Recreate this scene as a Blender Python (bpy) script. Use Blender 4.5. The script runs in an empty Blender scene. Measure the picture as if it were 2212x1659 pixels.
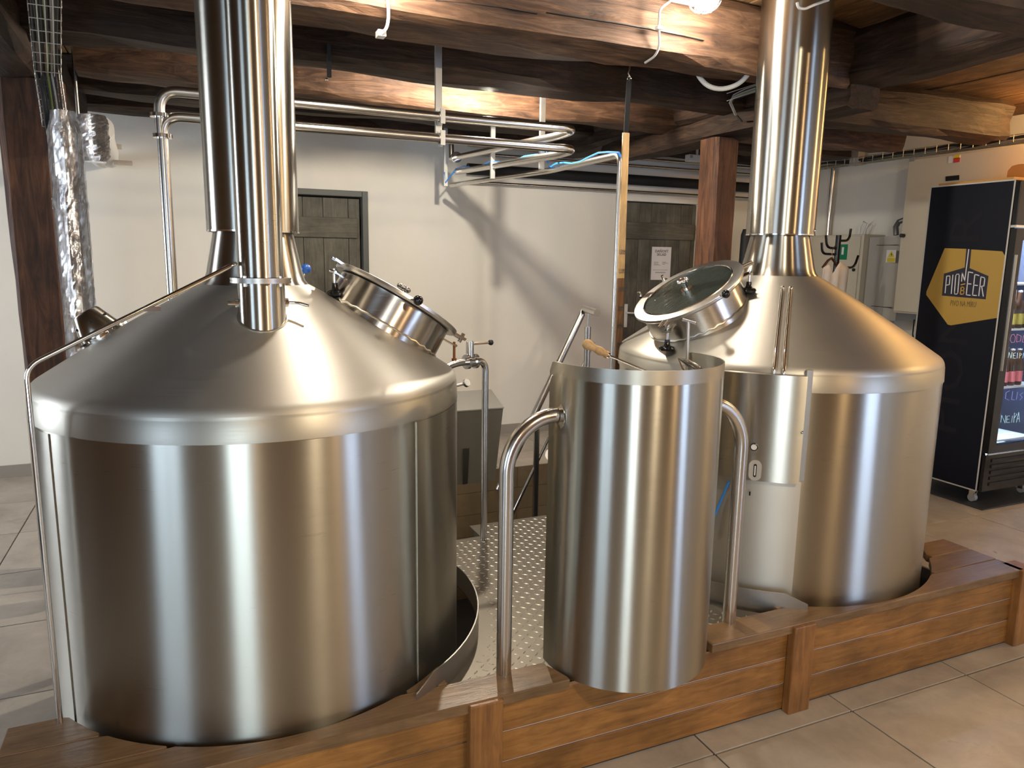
import bpy, bmesh, math, random
from mathutils import Vector, Matrix
random.seed(7)
C = bpy.context.scene.collection
S = bpy.context.scene
# ------------------------------------------------------------------ camera
F = 1587.0; CX, CY = 1106.0, 829.5; H = 1.555
YAW, PIT, ROL = math.radians(23.816), math.radians(9.747), math.radians(0.891)
fw = Vector((math.sin(YAW)*math.cos(PIT), math.cos(YAW)*math.cos(PIT), -math.sin(PIT)))
rt = Vector((math.cos(YAW), -math.sin(YAW), 0)); up = rt.cross(fw)
RT = rt*math.cos(ROL)+up*math.sin(ROL); UP = up*math.cos(ROL)-rt*math.sin(ROL)
cam = bpy.data.objects.new('camera', bpy.data.cameras.new('camera')); C.objects.link(cam)
m = Matrix.Identity(4)
for i, v in enumerate((RT, UP, -fw)):
    for k in range(3): m[k][i] = v[k]
m[2][3] = H
cam.matrix_world = m
cam.data.sensor_width = 36; cam.data.lens = 36*F/2212; cam.data.clip_start = .05
S.camera = cam
def ray(px, py): return RT*((px-CX)/F) - UP*((py-CY)/F) + fw
def ay(px, py, Y): d = ray(px, py); return d*(Y/d.y) + Vector((0, 0, H))     # real point on the plane y=Y
def ax(px, py, X): d = ray(px, py); return d*(X/d.x) + Vector((0, 0, H))
def az(px, py, z): d = ray(px, py); return d*((z-H)/d.z) + Vector((0, 0, H))
# ------------------------------------------------------------------ world and exposure
S.view_settings.view_transform = 'Standard'; S.view_settings.look = 'None'
S.view_settings.gamma = 1; S.view_settings.use_curve_mapping = False
S.view_settings.exposure = 0.55
w = bpy.data.worlds.new('world'); S.world = w; w.use_nodes = True
w.node_tree.nodes['Background'].inputs[0].default_value = (.62, .78, 1, 1)
w.node_tree.nodes['Background'].inputs[1].default_value = 1.2
def area(name, loc, rot, sx, sy, power, col, spread=180):
    l = bpy.data.lights.new(name, 'AREA'); l.shape = 'RECTANGLE'; l.size = sx; l.size_y = sy
    l.energy = power; l.color = col; l.spread = math.radians(spread)
    o = bpy.data.objects.new(name, l); o.location = loc; o.rotation_euler = rot; C.objects.link(o); return o
def point(name, loc, power, col, r=.04):
    l = bpy.data.lights.new(name, 'POINT'); l.energy = power; l.color = col; l.shadow_soft_size = r
    o = bpy.data.objects.new(name, l); o.location = loc; C.objects.link(o); return o
R90 = math.pi/2
# daylight through the windows behind the camera
area('daylight', (-1.40, -3.17, 1.15), (R90, 0, 0), 1.0, 2.15, 54, (.74, .90, 1))
area('daylight', (4.75, -3.17, 1.15), (R90, 0, 0), 1.1, 2.15, 46, (.50, .66, 1))
area('daylight', (-3.67, -1.0, 1.25), (R90, 0, -R90), 1.6, 1.9, 36, (.62, .80, 1))
area('daylight', (-3.67, 4.2, 1.5), (R90, 0, -R90), 1.2, 1.2, 56, (.85, .92, 1))
# lamps
LA = ay(1530, -18, 2.44)
LB = Vector((1.45, 3.64, 2.42))
LC = Vector((.62, 2.42, 2.49))
point('lamp_light', LC+Vector((0, 0, -.075)), 19, (1, .92, .78), .035)
point('lamp_light', LA+Vector((0, 0, -.09)), 14, (1, .93, .80), .04)
point('lamp_light', LB+Vector((0, 0, -.05)), 78, (1, .90, .74), .025)
WARM = [(1.2, -.3), (2.6, -1.6), (-.4, -1.7)]
for i, (x, y) in enumerate(WARM): point('lamp_light', (x, y, 2.315), (60, 40, 24)[i], ((1, .82, .58), (1, .66, .34), (1, .66, .34))[i], .035)
point('lamp_light', (4.5, 1.35, 2.315), 30, (1, .62, .25), .05)
point('lamp_light', (5.15, 2.96, 2.55), 15, (1, .55, .18), .04)
# ------------------------------------------------------------------ materials
def mat(name, col=(.5, .5, .5), rough=.5, metal=0, **kw):
    m = bpy.data.materials.new(name); m.use_nodes = True
    b = m.node_tree.nodes['Principled BSDF']
    b.inputs['Base Color'].default_value = (*col, 1); b.inputs['Roughness'].default_value = rough; b.inputs['Metallic'].default_value = metal
    for k, v in kw.items(): b.inputs[k.replace('_', ' ')].default_value = v
    return m
def N(m, t, **kw):
    n = m.node_tree.nodes.new(t)
    for k, v in kw.items(): setattr(n, k, v)
    return n
def L(m, a, b): m.node_tree.links.new(a, b)
def B(m): return m.node_tree.nodes['Principled BSDF']
def coords(m, scale, rnd=0):
    tc = N(m, 'ShaderNodeTexCoord'); mp = N(m, 'ShaderNodeMapping'); mp.inputs['Scale'].default_value = scale
    L(m, tc.outputs['Object'], mp.inputs['Vector'])
    if rnd:
        oi = N(m, 'ShaderNodeObjectInfo'); mu = N(m, 'ShaderNodeMath', operation='MULTIPLY'); mu.inputs[1].default_value = rnd
        L(m, oi.outputs['Random'], mu.inputs[0]); cb = N(m, 'ShaderNodeCombineXYZ')
        for i in range(3): L(m, mu.outputs[0], cb.inputs[i])
        L(m, cb.outputs[0], mp.inputs['Location'])
    return mp.outputs[0]
def noise(m, vec, scale, detail=4, rough=.6, dist=0):
    n = N(m, 'ShaderNodeTexNoise'); n.inputs['Scale'].default_value = scale; n.inputs['Detail'].default_value = detail
    n.inputs['Roughness'].default_value = rough; n.inputs['Distortion'].default_value = dist
    L(m, vec, n.inputs['Vector']); return n.outputs['Fac']
def ramp(m, fac, stops):
    r = N(m, 'ShaderNodeValToRGB'); e = r.color_ramp.elements
    while len(e) < len(stops): e.new(.5)
    for i, (p, c) in enumerate(stops): e[i].position = p; e[i].color = (*c, 1) if len(c) == 3 else c
    L(m, fac, r.inputs[0]); return r.outputs[0]
def bump(m, fac, st, dist=.01):
    b = N(m, 'ShaderNodeBump'); b.inputs['Strength'].default_value = st; b.inputs['Distance'].default_value = dist
    L(m, fac, b.inputs['Height']); L(m, b.outputs[0], B(m).inputs['Normal'])
def mixc(m, f, a, b, mode='MIX'):
    x = N(m, 'ShaderNodeMix', data_type='RGBA', blend_type=mode)
    if isinstance(f, float): x.inputs[0].default_value = f
    else: L(m, f, x.inputs[0])
    for i, v in ((6, a), (7, b)):
        if isinstance(v, tuple): x.inputs[i].default_value = (*v, 1)
        else: L(m, v, x.inputs[i])
    return x.outputs[2]
def steel(name, col, rough, aniso=0, brush=(3, 3, 160), var=.06, rot=0, ax_=(0, 0, 1), cen=(0, 0, 0)):
    m = mat(name, col, rough, 1)
    v = coords(m, brush); n = noise(m, v, 3, 5, .7)
    v2 = coords(m, (1, 1, 1)); n2 = noise(m, v2, 5, 3)
    ad = N(m, 'ShaderNodeMath', operation='MULTIPLY_ADD'); ad.inputs[1].default_value = var*2; ad.inputs[2].default_value = rough-var
    L(m, n, ad.inputs[0])
    ad2 = N(m, 'ShaderNodeMath', operation='MULTIPLY_ADD'); ad2.inputs[1].default_value = var; L(m, n2, ad2.inputs[0]); L(m, ad.outputs[0], ad2.inputs[2])
    L(m, ad2.outputs[0], B(m).inputs['Roughness'])
    if aniso:
        B(m).inputs['Anisotropic'].default_value = aniso; B(m).inputs['Anisotropic Rotation'].default_value = rot
        tc = N(m, 'ShaderNodeTexCoord'); cr = N(m, 'ShaderNodeVectorMath', operation='CROSS_PRODUCT'); cr.inputs[0].default_value = ax_
        sb = N(m, 'ShaderNodeVectorMath', operation='SUBTRACT'); sb.inputs[1].default_value = cen; L(m, tc.outputs['Object'], sb.inputs[0])
        L(m, sb.outputs[0], cr.inputs[1]); nm = N(m, 'ShaderNodeVectorMath', operation='NORMALIZE'); L(m, cr.outputs[0], nm.inputs[0]); L(m, nm.outputs[0], B(m).inputs['Tangent'])
    return m
STEEL = steel('brushed_steel', (.46, .44, .385), .27, .97, rot=.25)
STEELC = steel('satin_steel_cone', (.54, .515, .46), .46, .65, rot=.25)
BAND = steel('brushed_band', (.50, .48, .42), .42, .7, rot=.25)
PIPE = steel('pipe_steel', (.66, .64, .61), .18, .0, brush=(3, 3, 40))
PIPEX = steel('pipe_steel_plain', (.60, .575, .54), .24, brush=(1.5, 1.5, 1.5), var=.03)
CHROME = mat('chrome', (.78, .76, .73), .12, 1)
DULL = steel('dull_steel', (.46, .44, .41), .36, brush=(4, 4, 4), var=.05)
PLATE = steel('tread_plate', (.20, .18, .15), .42, brush=(3, 3, 3), var=.08); B(PLATE).inputs['Metallic'].default_value = .85
PLATEB = mat('tread_bump_pale', (.50, .46, .39), .42, 1)  # bumps in a paler steel than the sheet
WELD = mat('weld', (.75, .72, .65), .35, 1)
RUST = mat('rusty_bolt', (.25, .09, .03), .5, .7)
GALV = steel('galvanised', (.55, .55, .52), .42, brush=(14, 14, 14), var=.12)
BLACK = mat('black_plastic', (.008, .008, .009), .18)
BLACKM = mat('black_matt', (.012, .012, .013), .6)
NAVY = mat('fridge_side', (.004, .005, .012), .5, 0, Specular_IOR_Level=.2)
NAVY2 = mat('logo_navy', (.010, .010, .030), .45)
FAINT = mat('faint_print', (.009, .0095, .014), .6, 0, Specular_IOR_Level=.2)
GOLD = mat('gold_print', (.44, .27, .045), .5)
GOLD2 = mat('gold_letter', (.75, .42, .06), .5)
OLIVE = mat('olive_print', (.13, .085, .02), .5)
WHITE = mat('white_print', (.75, .75, .78), .5)
INK = mat('ink', (.05, .05, .05), .7)
TRIMW = mat('pale_trim', (.55, .54, .52), .4)
PAPER = mat('paper', (.80, .77, .76), .7)
CABW = mat('cabinet_paint', (.62, .56, .45), .45)
GREYP = mat('grey_plastic', (.42, .40, .37), .45)
WHP = mat('white_plastic', (.74, .73, .70), .35)
BLUE = mat('blue_plastic', (.02, .12, .55), .3)
BLUEC = mat('blue_cable', (.03, .22, .65), .4)
YEL = mat('yellow_sticker', (.75, .60, .02), .5)
RED = mat('red_sticker', (.65, .05, .05), .5)
GREEN = mat('green_sign', (.0, .20, .09), .5)
CARD = mat('orange_card', (.62, .32, .09), .6)
SHIRT = mat('white_cotton', (.72, .67, .62), .9)
BLIND = mat('black_strap', (.010, .010, .011), .8, 0, Specular_IOR_Level=.1)
HOSE = mat('white_hose', (.72, .72, .70), .4)
GREYC = mat('grey_cable', (.35, .33, .31), .5)
BLACKD = mat('plain_black', (.01, .01, .01), .7)
FOILM = mat('aluminium_foil', (.80, .80, .82), .20, 1)
_f = noise(FOILM, coords(FOILM, (1, 1, .45)), 30, 6, .75, 2.5); bump(FOILM, _f, 1.0, .05)
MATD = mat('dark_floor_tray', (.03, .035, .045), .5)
# old timber
def wood(name, c0, c1, c2, scale, rough, bst, rnd=20, darkgrain=.0, spec=.4):
    m = mat(name, c1, rough); B(m).inputs['Specular IOR Level'].default_value = spec
    v = coords(m, scale, rnd); n1 = noise(m, v, 3.0, 8, .65, 1.2)
    v2 = coords(m, (1.6, 1.6, 1.6), rnd); n2 = noise(m, v2, 2.2, 4, .6)
    c = ramp(m, n1, [(.30, c0), (.52, c1), (.72, c2)])
    d = ramp(m, n2, [(.35, (.62, .60, .58)), (.65, (1.15, 1.12, 1.1))])
    L(m, mixc(m, 1.0, c, d, 'MULTIPLY'), B(m).inputs['Base Color'])
    bump(m, n1, bst, .012); return m
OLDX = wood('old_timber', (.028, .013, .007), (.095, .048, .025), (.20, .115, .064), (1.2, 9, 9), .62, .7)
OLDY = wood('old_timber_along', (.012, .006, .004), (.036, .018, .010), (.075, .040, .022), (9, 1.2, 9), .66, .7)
OLDSHADE = wood('shaded_old_timber', (.012, .006, .004), (.040, .020, .011), (.085, .046, .026), (1.2, 9, 9), .62, .7)  # same old wood, with the shade of the unlit beams put into its colour
OLDZ = wood('old_post_timber', (.030, .012, .006), (.105, .042, .019), (.19, .082, .037), (9, 9, 1.1), .6, .6)
KERBX = wood('varnished_oak', (.19, .085, .023), (.30, .138, .036), (.37, .182, .05), (1.5, 12, 14), .33, .12, 30, spec=.5)
KERBT = wood('varnished_top_board', (.15, .088, .040), (.21, .125, .058), (.27, .165, .08), (1.5, 14, 14), .30, .10, 30, spec=.5)
KERBZ = wood('varnished_oak_post', (.17, .075, .025), (.28, .125, .035), (.36, .17, .05), (12, 12, 1.2), .35, .15, 30, spec=.5)
BOARD = wood('ceiling_board_wood', (.10, .05, .02), (.22, .12, .05), (.34, .20, .09), (9, 1.0, 9), .7, .4)
STICK = wood('pale_stick_wood', (.36, .22, .09), (.46, .30, .13), (.55, .38, .18), (20, 20, 2), .5, .1)
HAND = wood('turned_beech', (.45, .28, .12), (.58, .38, .18), (.64, .44, .22), (20, 20, 20), .45, .05)
DOORW = wood('grey_door_board', (.085, .080, .062), (.13, .122, .095), (.17, .158, .118), (14, 14, 1.2), .62, .2)
DOORB = wood('grey_door_batten', (.10, .094, .072), (.14, .130, .10), (.18, .165, .125), (1.2, 14, 14), .62, .2)
FRAMEP = mat('dark_frame_paint', (.075, .08, .072), .5)
# plaster and tiles
PLAST = mat('cream_plaster', (.70, .665, .60), .85)
_v = coords(PLAST, (1, 1, 1)); _n = noise(PLAST, _v, 1.1, 4)
L(PLAST, ramp(PLAST, _n, [(.3, (.76, .725, .65)), (.7, (.82, .785, .71))]), B(PLAST).inputs['Base Color']); bump(PLAST, noise(PLAST, _v, 14, 6, .6), .25, .01)
def tilemat(name, a, b, c):
    m = mat(name, b, .34); v = coords(m, (1, 1, 1), 40); n = noise(m, v, 2.6, 6, .62, .6); n2 = noise(m, v, 16, 4, .7)
    c1 = ramp(m, n, [(.3, a), (.5, b), (.7, c)]); c2 = ramp(m, n2, [(.3, (.9, .9, .9)), (.7, (1.06, 1.05, 1.04))])
    L(m, mixc(m, 1.0, c1, c2, 'MULTIPLY'), B(m).inputs['Base Color'])
    L(m, ramp(m, n, [(.3, (.42,)*3), (.7, (.27,)*3)]), B(m).inputs['Roughness']); bump(m, n2, .06, .004); return m
TILE = tilemat('stone_tile', (.34, .30, .255), (.43, .385, .33), (.51, .46, .39))
PTILE = tilemat('pit_tile', (.15, .11, .06), (.18, .135, .08), (.21, .16, .10))
GROUT = mat('grout', (.03, .026, .023), .9)
SKIRT = mat('skirting_tile', (.30, .27, .23), .5)
def emis(name, col, st):
    m = mat(name, (0, 0, 0), .5); B(m).inputs['Emission Color'].default_value = (*col, 1); B(m).inputs['Emission Strength'].default_value = st; return m
GLOW = emis('lamp_globe', (1, .93, .82), 60); GLOWW = emis('warm_globe', (1, .62, .28), 9); LED = emis('fridge_led', (.66, .80, 1), 14)
GLASSP = mat('clear_glass', (.9, .95, .97), .02, 0, Transmission_Weight=1.0, IOR=1.1)
SIGHT = mat('dark_sight_glass', (.035, .047, .042), .10, 0, Transmission_Weight=.35)
bump(SIGHT, noise(SIGHT, coords(SIGHT, (1, 4, 1)), 16, 5, .7, 1), .3, .006)
# ------------------------------------------------------------------ mesh builder
def frame(axis):
    a = Vector(axis).normalized(); t = Vector((1, 0, 0)) if abs(a.x) < .9 else Vector((0, 1, 0))
    u = a.cross(t).normalized(); return u, a.cross(u).normalized(), a
class MB:
    def __init__(s): s.v = []; s.f = []; s.sm = []
    def add(s, vs, fs, smooth=False):
        o = len(s.v); s.v += [Vector(v) for v in vs]; s.f += [tuple(i+o for i in f) for f in fs]; s.sm += [smooth]*len(fs); return s
    def box(s, a, b, M=None):
        x0, y0, z0 = a; x1, y1, z1 = b
        vs = [Vector(p) for p in ((x0,y0,z0),(x1,y0,z0),(x1,y1,z0),(x0,y1,z0),(x0,y0,z1),(x1,y0,z1),(x1,y1,z1),(x0,y1,z1))]
        if M: vs = [M@v for v in vs]
        return s.add(vs, [(0,3,2,1),(4,5,6,7),(0,1,5,4),(1,2,6,5),(2,3,7,6),(3,0,4,7)])
    def bar(s, p, q, w, h, side=(0, 0, 1)):     # rectangular bar p->q; w across, h along 'side'
        p = Vector(p); q = Vector(q); d = (q-p).normalized(); sd = Vector(side); u = d.cross(sd).normalized(); n = u.cross(d).normalized()
        vs = [c+u*a*w/2+n*b*h/2 for c in (p, q) for a, b in ((-1,-1),(1,-1),(1,1),(-1,1))]
        return s.add(vs, [(0,1,2,3),(7,6,5,4),(0,4,5,1),(1,5,6,2),(2,6,7,3),(3,7,4,0)])
    def lathe(s, prof, base=(0, 0, 0), axis=(0, 0, 1), n=48, a0=0, a1=2*math.pi, cap=False, smooth=True):
        u, w_, a = frame(axis)
        if abs(a.z) > .999: u, w_ = Vector((1, 0, 0)), Vector((0, 1, 0))
        base = Vector(base); full = abs(a1-a0-2*math.pi) < 1e-6; k = n if full else n+1
        vs = []
        for r, z in prof:
            for i in range(k):
                t = a0+(a1-a0)*i/n; vs.append(base+a*z+(u*math.cos(t)+w_*math.sin(t))*r)
        fs = []
        for j in range(len(prof)-1):
            for i in range(n):
                i2 = (i+1) % k; fs.append((j*k+i, j*k+i2, (j+1)*k+i2, (j+1)*k+i))
        s.add(vs, fs, smooth)
        if cap and full:
            s.add(vs[:k], [tuple(range(k))[::-1]]); s.add(vs[-k:], [tuple(range(k))])
        return s
    def cyl(s, p, q, r, n=16, r2=None, cap=True):
        p = Vector(p); q = Vector(q); return s.lathe([(r, 0), (r2 if r2 is not None else r, (q-p).length)], p, q-p, n, cap=cap)
    def sphere(s, c, r, n=16, sq=1):
        pr = [(max(r*math.sin(math.pi*i/8), 1e-5), -r*sq*math.cos(math.pi*i/8)) for i in range(9)]
        return s.lathe(pr, c, (0, 0, 1), n)
    def tube(s, pts, r, n=12, cap=True):
        pts = [Vector(p) for p in pts]; rings = []; pu = None
        for i, p in enumerate(pts):
            d = (pts[min(i+1, len(pts)-1)]-pts[max(i-1, 0)]).normalized()
            if pu is None: u = frame(d)[0]
            else: u = (pu-d*pu.dot(d)).normalized()
            pu = u; w_ = d.cross(u); rr = r[i] if isinstance(r, (list, tuple)) else r
            rings.append([p+(u*math.cos(2*math.pi*k/n)+w_*math.sin(2*math.pi*k/n))*rr for k in range(n)])
        vs = [v for g in rings for v in g]
        fs = [(j*n+k, j*n+(k+1) % n, (j+1)*n+(k+1) % n, (j+1)*n+k) for j in range(len(pts)-1) for k in range(n)]
        s.add(vs, fs, True)
        if cap: s.add(rings[0], [tuple(range(n))[::-1]]); s.add(rings[-1], [tuple(range(n))])
        return s
    def prism(s, poly, d):                       # poly: planar 3D points, d: thickness vector
        n = len(poly); d = Vector(d); vs = [Vector(p) for p in poly]+[Vector(p)+d for p in poly]
        return s.add(vs, [tuple(range(n))[::-1], tuple(range(n, 2*n))]+[(i, (i+1) % n, n+(i+1) % n, n+i) for i in range(n)])
def wloc(o):
    v = Vector((0, 0, 0))
    while o: v += o.location; o = o.parent
    return v
def obj(name, mb, mt, parent=None, loc=None, bev=0, kind=None, label=None):
    me = bpy.data.meshes.new(name); o = bpy.data.objects.new(name, me); C.objects.link(o)
    if parent: o.parent = parent; off = wloc(parent)
    else: off = Vector(loc) if loc is not None else Vector((0, 0, 0)); o.location = off
    me.from_pydata([v-off for v in mb.v], [], mb.f); me.polygons.foreach_set('use_smooth', mb.sm); me.update()
    bm = bmesh.new(); bm.from_mesh(me)
    bmesh.ops.recalc_face_normals(bm, faces=bm.faces)
    bm.to_mesh(me); bm.free()
    me.materials.append(mt)
    if any(mb.sm): me.set_sharp_from_angle(angle=math.radians(38))
    if bev:
        b = o.modifiers.new('bevel', 'BEVEL'); b.width = bev; b.segments = 2; b.limit_method = 'ANGLE'
    if kind: o['kind'] = kind
    if label: o['label'] = label
    return o
def thing(name, label, cat, loc, group=None):
    o = bpy.data.objects.new(name, None); C.objects.link(o); o.location = loc; o.empty_display_size = .05
    o['label'] = label; o['category'] = cat
    if group: o['group'] = group
    return o
def tag(o, label, cat, group=None):
    o['label'] = label; o['category'] = cat
    if group: o['group'] = group
    return o
def struct(name, mb, mt, loc=None, bev=0): o = obj(name, mb, mt, None, loc, bev); o['kind'] = 'structure'; return o
def bend(pts, r, n=7):                           # round the corners of a path
    pts = [Vector(p) for p in pts]; out = [pts[0]]
    for a, b, c in zip(pts, pts[1:], pts[2:]):
        d1 = (a-b).normalized(); d2 = (c-b).normalized(); rr = min(r, (a-b).length*.49, (c-b).length*.49)
        for i in range(n+1):
            t = i/n; out.append((b+d1*rr)*(1-t)**2+b*2*t*(1-t)+(b+d2*rr)*t*t)
    return out+[pts[-1]]
# ================================================================== SETTING
# floor: slab with an opening over the pit, tiles as parts
PX0, PX1, PY0, PY1 = -.18, 3.45, 2.16, 4.90
REG = [(-3.5, 5.7, -3.0, PY0), (-3.5, 5.7, PY1, 5.95), (-3.5, PX0, PY0, PY1), (PX1, 5.7, PY0, PY1)]
mb = MB()
for x0, x1, y0, y1 in REG: mb.box((x0, y0, -.12), (x1, y1, -.006))
floor = struct('floor', mb, GROUT)
tmesh = {}
for (a0, a1, b0, b1) in REG:
    for i in range(-9, 9):
        for j in range(-8, 9):
            x0 = 1.466+.6*i; y0 = 1.668+.6*j
            X0, X1, Y0, Y1 = max(x0+.0032, a0), min(x0+.5968, a1), max(y0+.0032, b0), min(y0+.5968, b1)
            if X1-X0 < .02 or Y1-Y0 < .02 or Y1 < .3 or X1 < -1.9: continue
            dz = random.uniform(-.0006, .0006)
            key = (round(X1-X0, 3), round(Y1-Y0, 3)); cx, cy = (X0+X1)/2, (Y0+Y1)/2
            if key in tmesh:
                o = tmesh[key].copy(); C.objects.link(o); o.parent = floor; o.location = (cx, cy, dz)
            else:
                hx, hy = key[0]/2, key[1]/2
                o = obj('tile', MB().box((-hx, -hy, -.009), (hx, hy, 0)), TILE, None, None, .0015); o.parent = floor; o.location = (cx, cy, dz); tmesh[key] = o
# plain far tiles behind the camera are one grout-coloured slab with tile coating
obj('tile_field', MB().box((-3.5, -3.0, -.008), (5.7, .26, -.001)), TILE, floor)
# pit
mb = MB(); D = -1.0
mb.box((PX0-.1, PY0-.1, D-.1), (PX1+.1, PY1+.1, D)).box((PX0-.1, PY1+.012, D), (PX1+.1, PY1+.1, -.12)).box((PX0-.1, PY0-.1, D), (PX0, PY1, -.12)).box((PX1, PY0-.1, D), (PX1+.1, PY1, -.12)).box((PX0, PY0-.1, D), (PX1, PY0, -.12))
pit = struct('floor_pit', mb, GROUT)
z = -.004; r = 0
for k, hh in enumerate((.165, .17, .17, .17, .17, .15)):
    for i in range(7):
        x0 = PX0+.6*i-(.27 if k % 2 else 0); x1 = min(x0+.597, PX1); x0 = max(x0, PX0)
        if x1-x0 > .03: obj('tile', MB().box((x0, PY1-.001, z-hh+.003), (x1, PY1+.012, z)), PTILE, pit)
    z -= hh
# walls
WY = 5.9; WX = 5.62
D1 = (.44, 1.34, 2.05); D2 = (3.66, 4.575, 2.13)
mb = MB(); x = -3.5
for d0, d1, dz in (D1, D2):
    mb.box((x, WY, 0), (d0, WY+.25, 2.9)); mb.box((d0, WY, dz), (d1, WY+.25, 2.9)); x = d1
mb.box((x, WY, 0), (WX+.2, WY+.25, 2.9)); struct('wall_back', mb, PLAST)
struct('wall_right', MB().box((WX, -3.2, 0), (WX+.2, WY, 2.9)), PLAST)
mb = MB()
def holes(mb, L0, L1, hs, f):
    x = L0
    for a, b, z0, z1 in hs: f(mb, x, a, 0, 2.9); f(mb, a, b, 0, z0); f(mb, a, b, z1, 2.9); x = b
    f(mb, x, L1, 0, 2.9)
holes(mb, -3.2, WY+.2, [(-1.8, -.2, .3, 2.2), (3.6, 4.8, .9, 2.1)], lambda m_, a, b, z0, z1: m_.box((-3.7, a, z0), (-3.5, b, z1)))
struct('wall_left', mb, BOARD); mb = MB()
holes(mb, -3.5, WX, [(-1.9, -.9, .06, 2.25), (4.2, 5.3, .06, 2.25)], lambda m_, a, b, z0, z1: m_.box((a, -3.2, z0), (b, -3.0, z1)))
struct('wall_front', mb, BOARD)
struct('baseboard_back', MB().box((-3.5, WY-.012, 0), (D1[0]-.05, WY, .085)).box((D1[1]+.05, WY-.012, 0), (D2[0]-.04, WY, .085)).box((D2[1]+.04, WY-.012, 0), (WX, WY, .085)), SKIRT)
struct('baseboard_right', MB().box((WX-.012, -3, 0), (WX, WY-.012, .085)), SKIRT)
struct('dark_reflection_panel', MB().box((-.85, -3.0, 0), (4.15, -2.96, 1.15)), OLDZ)  # unseen dark panel added behind the camera to darken the steel's reflections
# windows behind the camera (frames)
def winframe(n, a, b, z0, z1, wall):
    mb = MB()
    if wall == 'F':
        for p in (a, (a+b)/2-.02, b-.05): mb.box((p, -3.12, z0), (p+.05, -3.06, z1))
        mb.box((a, -3.12, z0), (b, -3.06, z0+.05)).box((a, -3.12, z1-.05), (b, -3.06, z1))
    else:
        for p in (a, (a+b)/2-.02, b-.05): mb.box((-3.62, p, z0), (-3.56, p+.05, z1))
        mb.box((-3.62, a, z0), (-3.56, b, z0+.05)).box((-3.62, a, z1-.05), (-3.56, b, z1))
    struct('window_%d' % n, mb, OLDZ)
winframe(1, -1.9, -.9, .06, 2.25, 'F'); winframe(2, 4.2, 5.3, .06, 2.25, 'F'); winframe(3, -1.8, -.2, .3, 2.2, 'L'); winframe(4, 3.6, 4.8, .9, 2.1, 'L')
# ceiling: backing slab and boards
ceil = struct('ceiling', MB().box((-3.5, -3.0, 2.66), (WX, WY, 2.78)), BLACKM)
x = -3.5; k = 0
while x < WX-.05:
    wd = random.uniform(.26, .34); zz = 2.625+random.uniform(0, .012)
    obj('ceiling_board', MB().box((x+.004, -3.0, zz), (min(x+wd, WX)-.004, WY, 2.66)), BOARD, ceil); x += wd
# hewn timbers
def beam(p, q, w_, h, seed, rough=.012, taper=.02, bot=None, side=None):
    """rough squared timber from p to q (bottom centre line), w_ wide, h high"""
    rnd = random.Random(seed); p = Vector(p); q = Vector(q); d = (q-p); Ln = d.length; d.normalize(); u = d.cross(Vector((0, 0, 1))).normalized(); n = u.cross(d)
    segs = max(6, int(Ln/.14)); prof = []
    for a, b, m_ in ((-.5, .12, 0), (-.5, .5, 0), (-.5, .86, 0), (-.38, 1, 0), (0, 1, 0), (.38, 1, 0), (.5, .86, 0), (.5, .5, 0), (.5, .12, 0), (.37, 0, 0), (0, 0, 0), (-.37, 0, 0)): prof.append((a*w_, b*h))
    ph = [(rnd.uniform(0, 6), rnd.uniform(0, 6), rnd.uniform(.8, 1.6)) for _ in prof]
    rings = []
    for i in range(segs+1):
        t = i/segs*Ln; e = 1-.10*max(0, 1-min(t, Ln-t)/.05)
        ring = []
        for k, (a, b) in enumerate(prof):
            f1, f2, sc = ph[k]; off = rough*(math.sin(t*2.1*sc+f1)+.5*math.sin(t*5.3*sc+f2)+rnd.uniform(-.35, .35))
            c = Vector((a, b-h/2)); c = c*(1+off/max(c.length, .05))*e
            ring.append(p+d*t+u*c.x+n*(c.y+h/2))
        rings.append(ring)
    K = len(prof); mb = MB()
    mb.add([v for g in rings for v in g], [(j*K+i, j*K+(i+1) % K, (j+1)*K+(i+1) % K, (j+1)*K+i) for j in range(segs) for i in range(K)], False)
    mb.add(rings[0], [tuple(range(K))[::-1]]); mb.add(rings[-1], [tuple(range(K))]); return mb
def timber(name, label, cat, p, q, w_, h, mt, seed, group=None, **kw):
    return tag(obj(name, beam(p, q, w_, h, seed, **kw), mt, None, p), label, cat, group)
GB = 'old ceiling beams'
timber('ceiling_beam', 'blue-lit ceiling beam at the top right edge, nearest the camera', 'beam', (-3.4, 1.76, 2.36), (5.6, 1.72, 2.36), .24, .26, OLDSHADE, 1, GB)
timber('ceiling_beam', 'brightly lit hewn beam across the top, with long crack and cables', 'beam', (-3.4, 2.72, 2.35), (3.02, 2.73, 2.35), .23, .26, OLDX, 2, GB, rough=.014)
timber('ceiling_beam', 'dark beam directly behind the brightly lit hewn one', 'beam', (-3.4, 3.42, 2.36), (4.98, 3.38, 2.35), .22, .25, OLDSHADE, 3, GB)
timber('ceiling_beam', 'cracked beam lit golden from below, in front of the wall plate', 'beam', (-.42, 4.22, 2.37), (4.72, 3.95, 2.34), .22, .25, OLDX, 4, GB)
timber('ceiling_beam', 'dark wall-plate timber lying along the top of the back wall', 'beam', (-.62, 5.05, 2.45), (5.4, 5.05, 2.45), .22, .2, OLDSHADE, 5, GB)
timber('ceiling_beam', 'shadowed beam hard against the back wall', 'beam', (-3.4, 5.78, 2.48), (5.4, 5.78, 2.48), .2, .17, OLDSHADE, 9, GB)
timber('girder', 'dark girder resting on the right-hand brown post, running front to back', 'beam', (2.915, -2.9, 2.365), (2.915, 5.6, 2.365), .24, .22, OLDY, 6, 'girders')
timber('girder', 'shadowed girder above the post at the left edge, running front to back', 'beam', (-.62, -2.9, 2.28), (-.62, 5.6, 2.28), .22, .26, OLDY, 7, 'girders')
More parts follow.
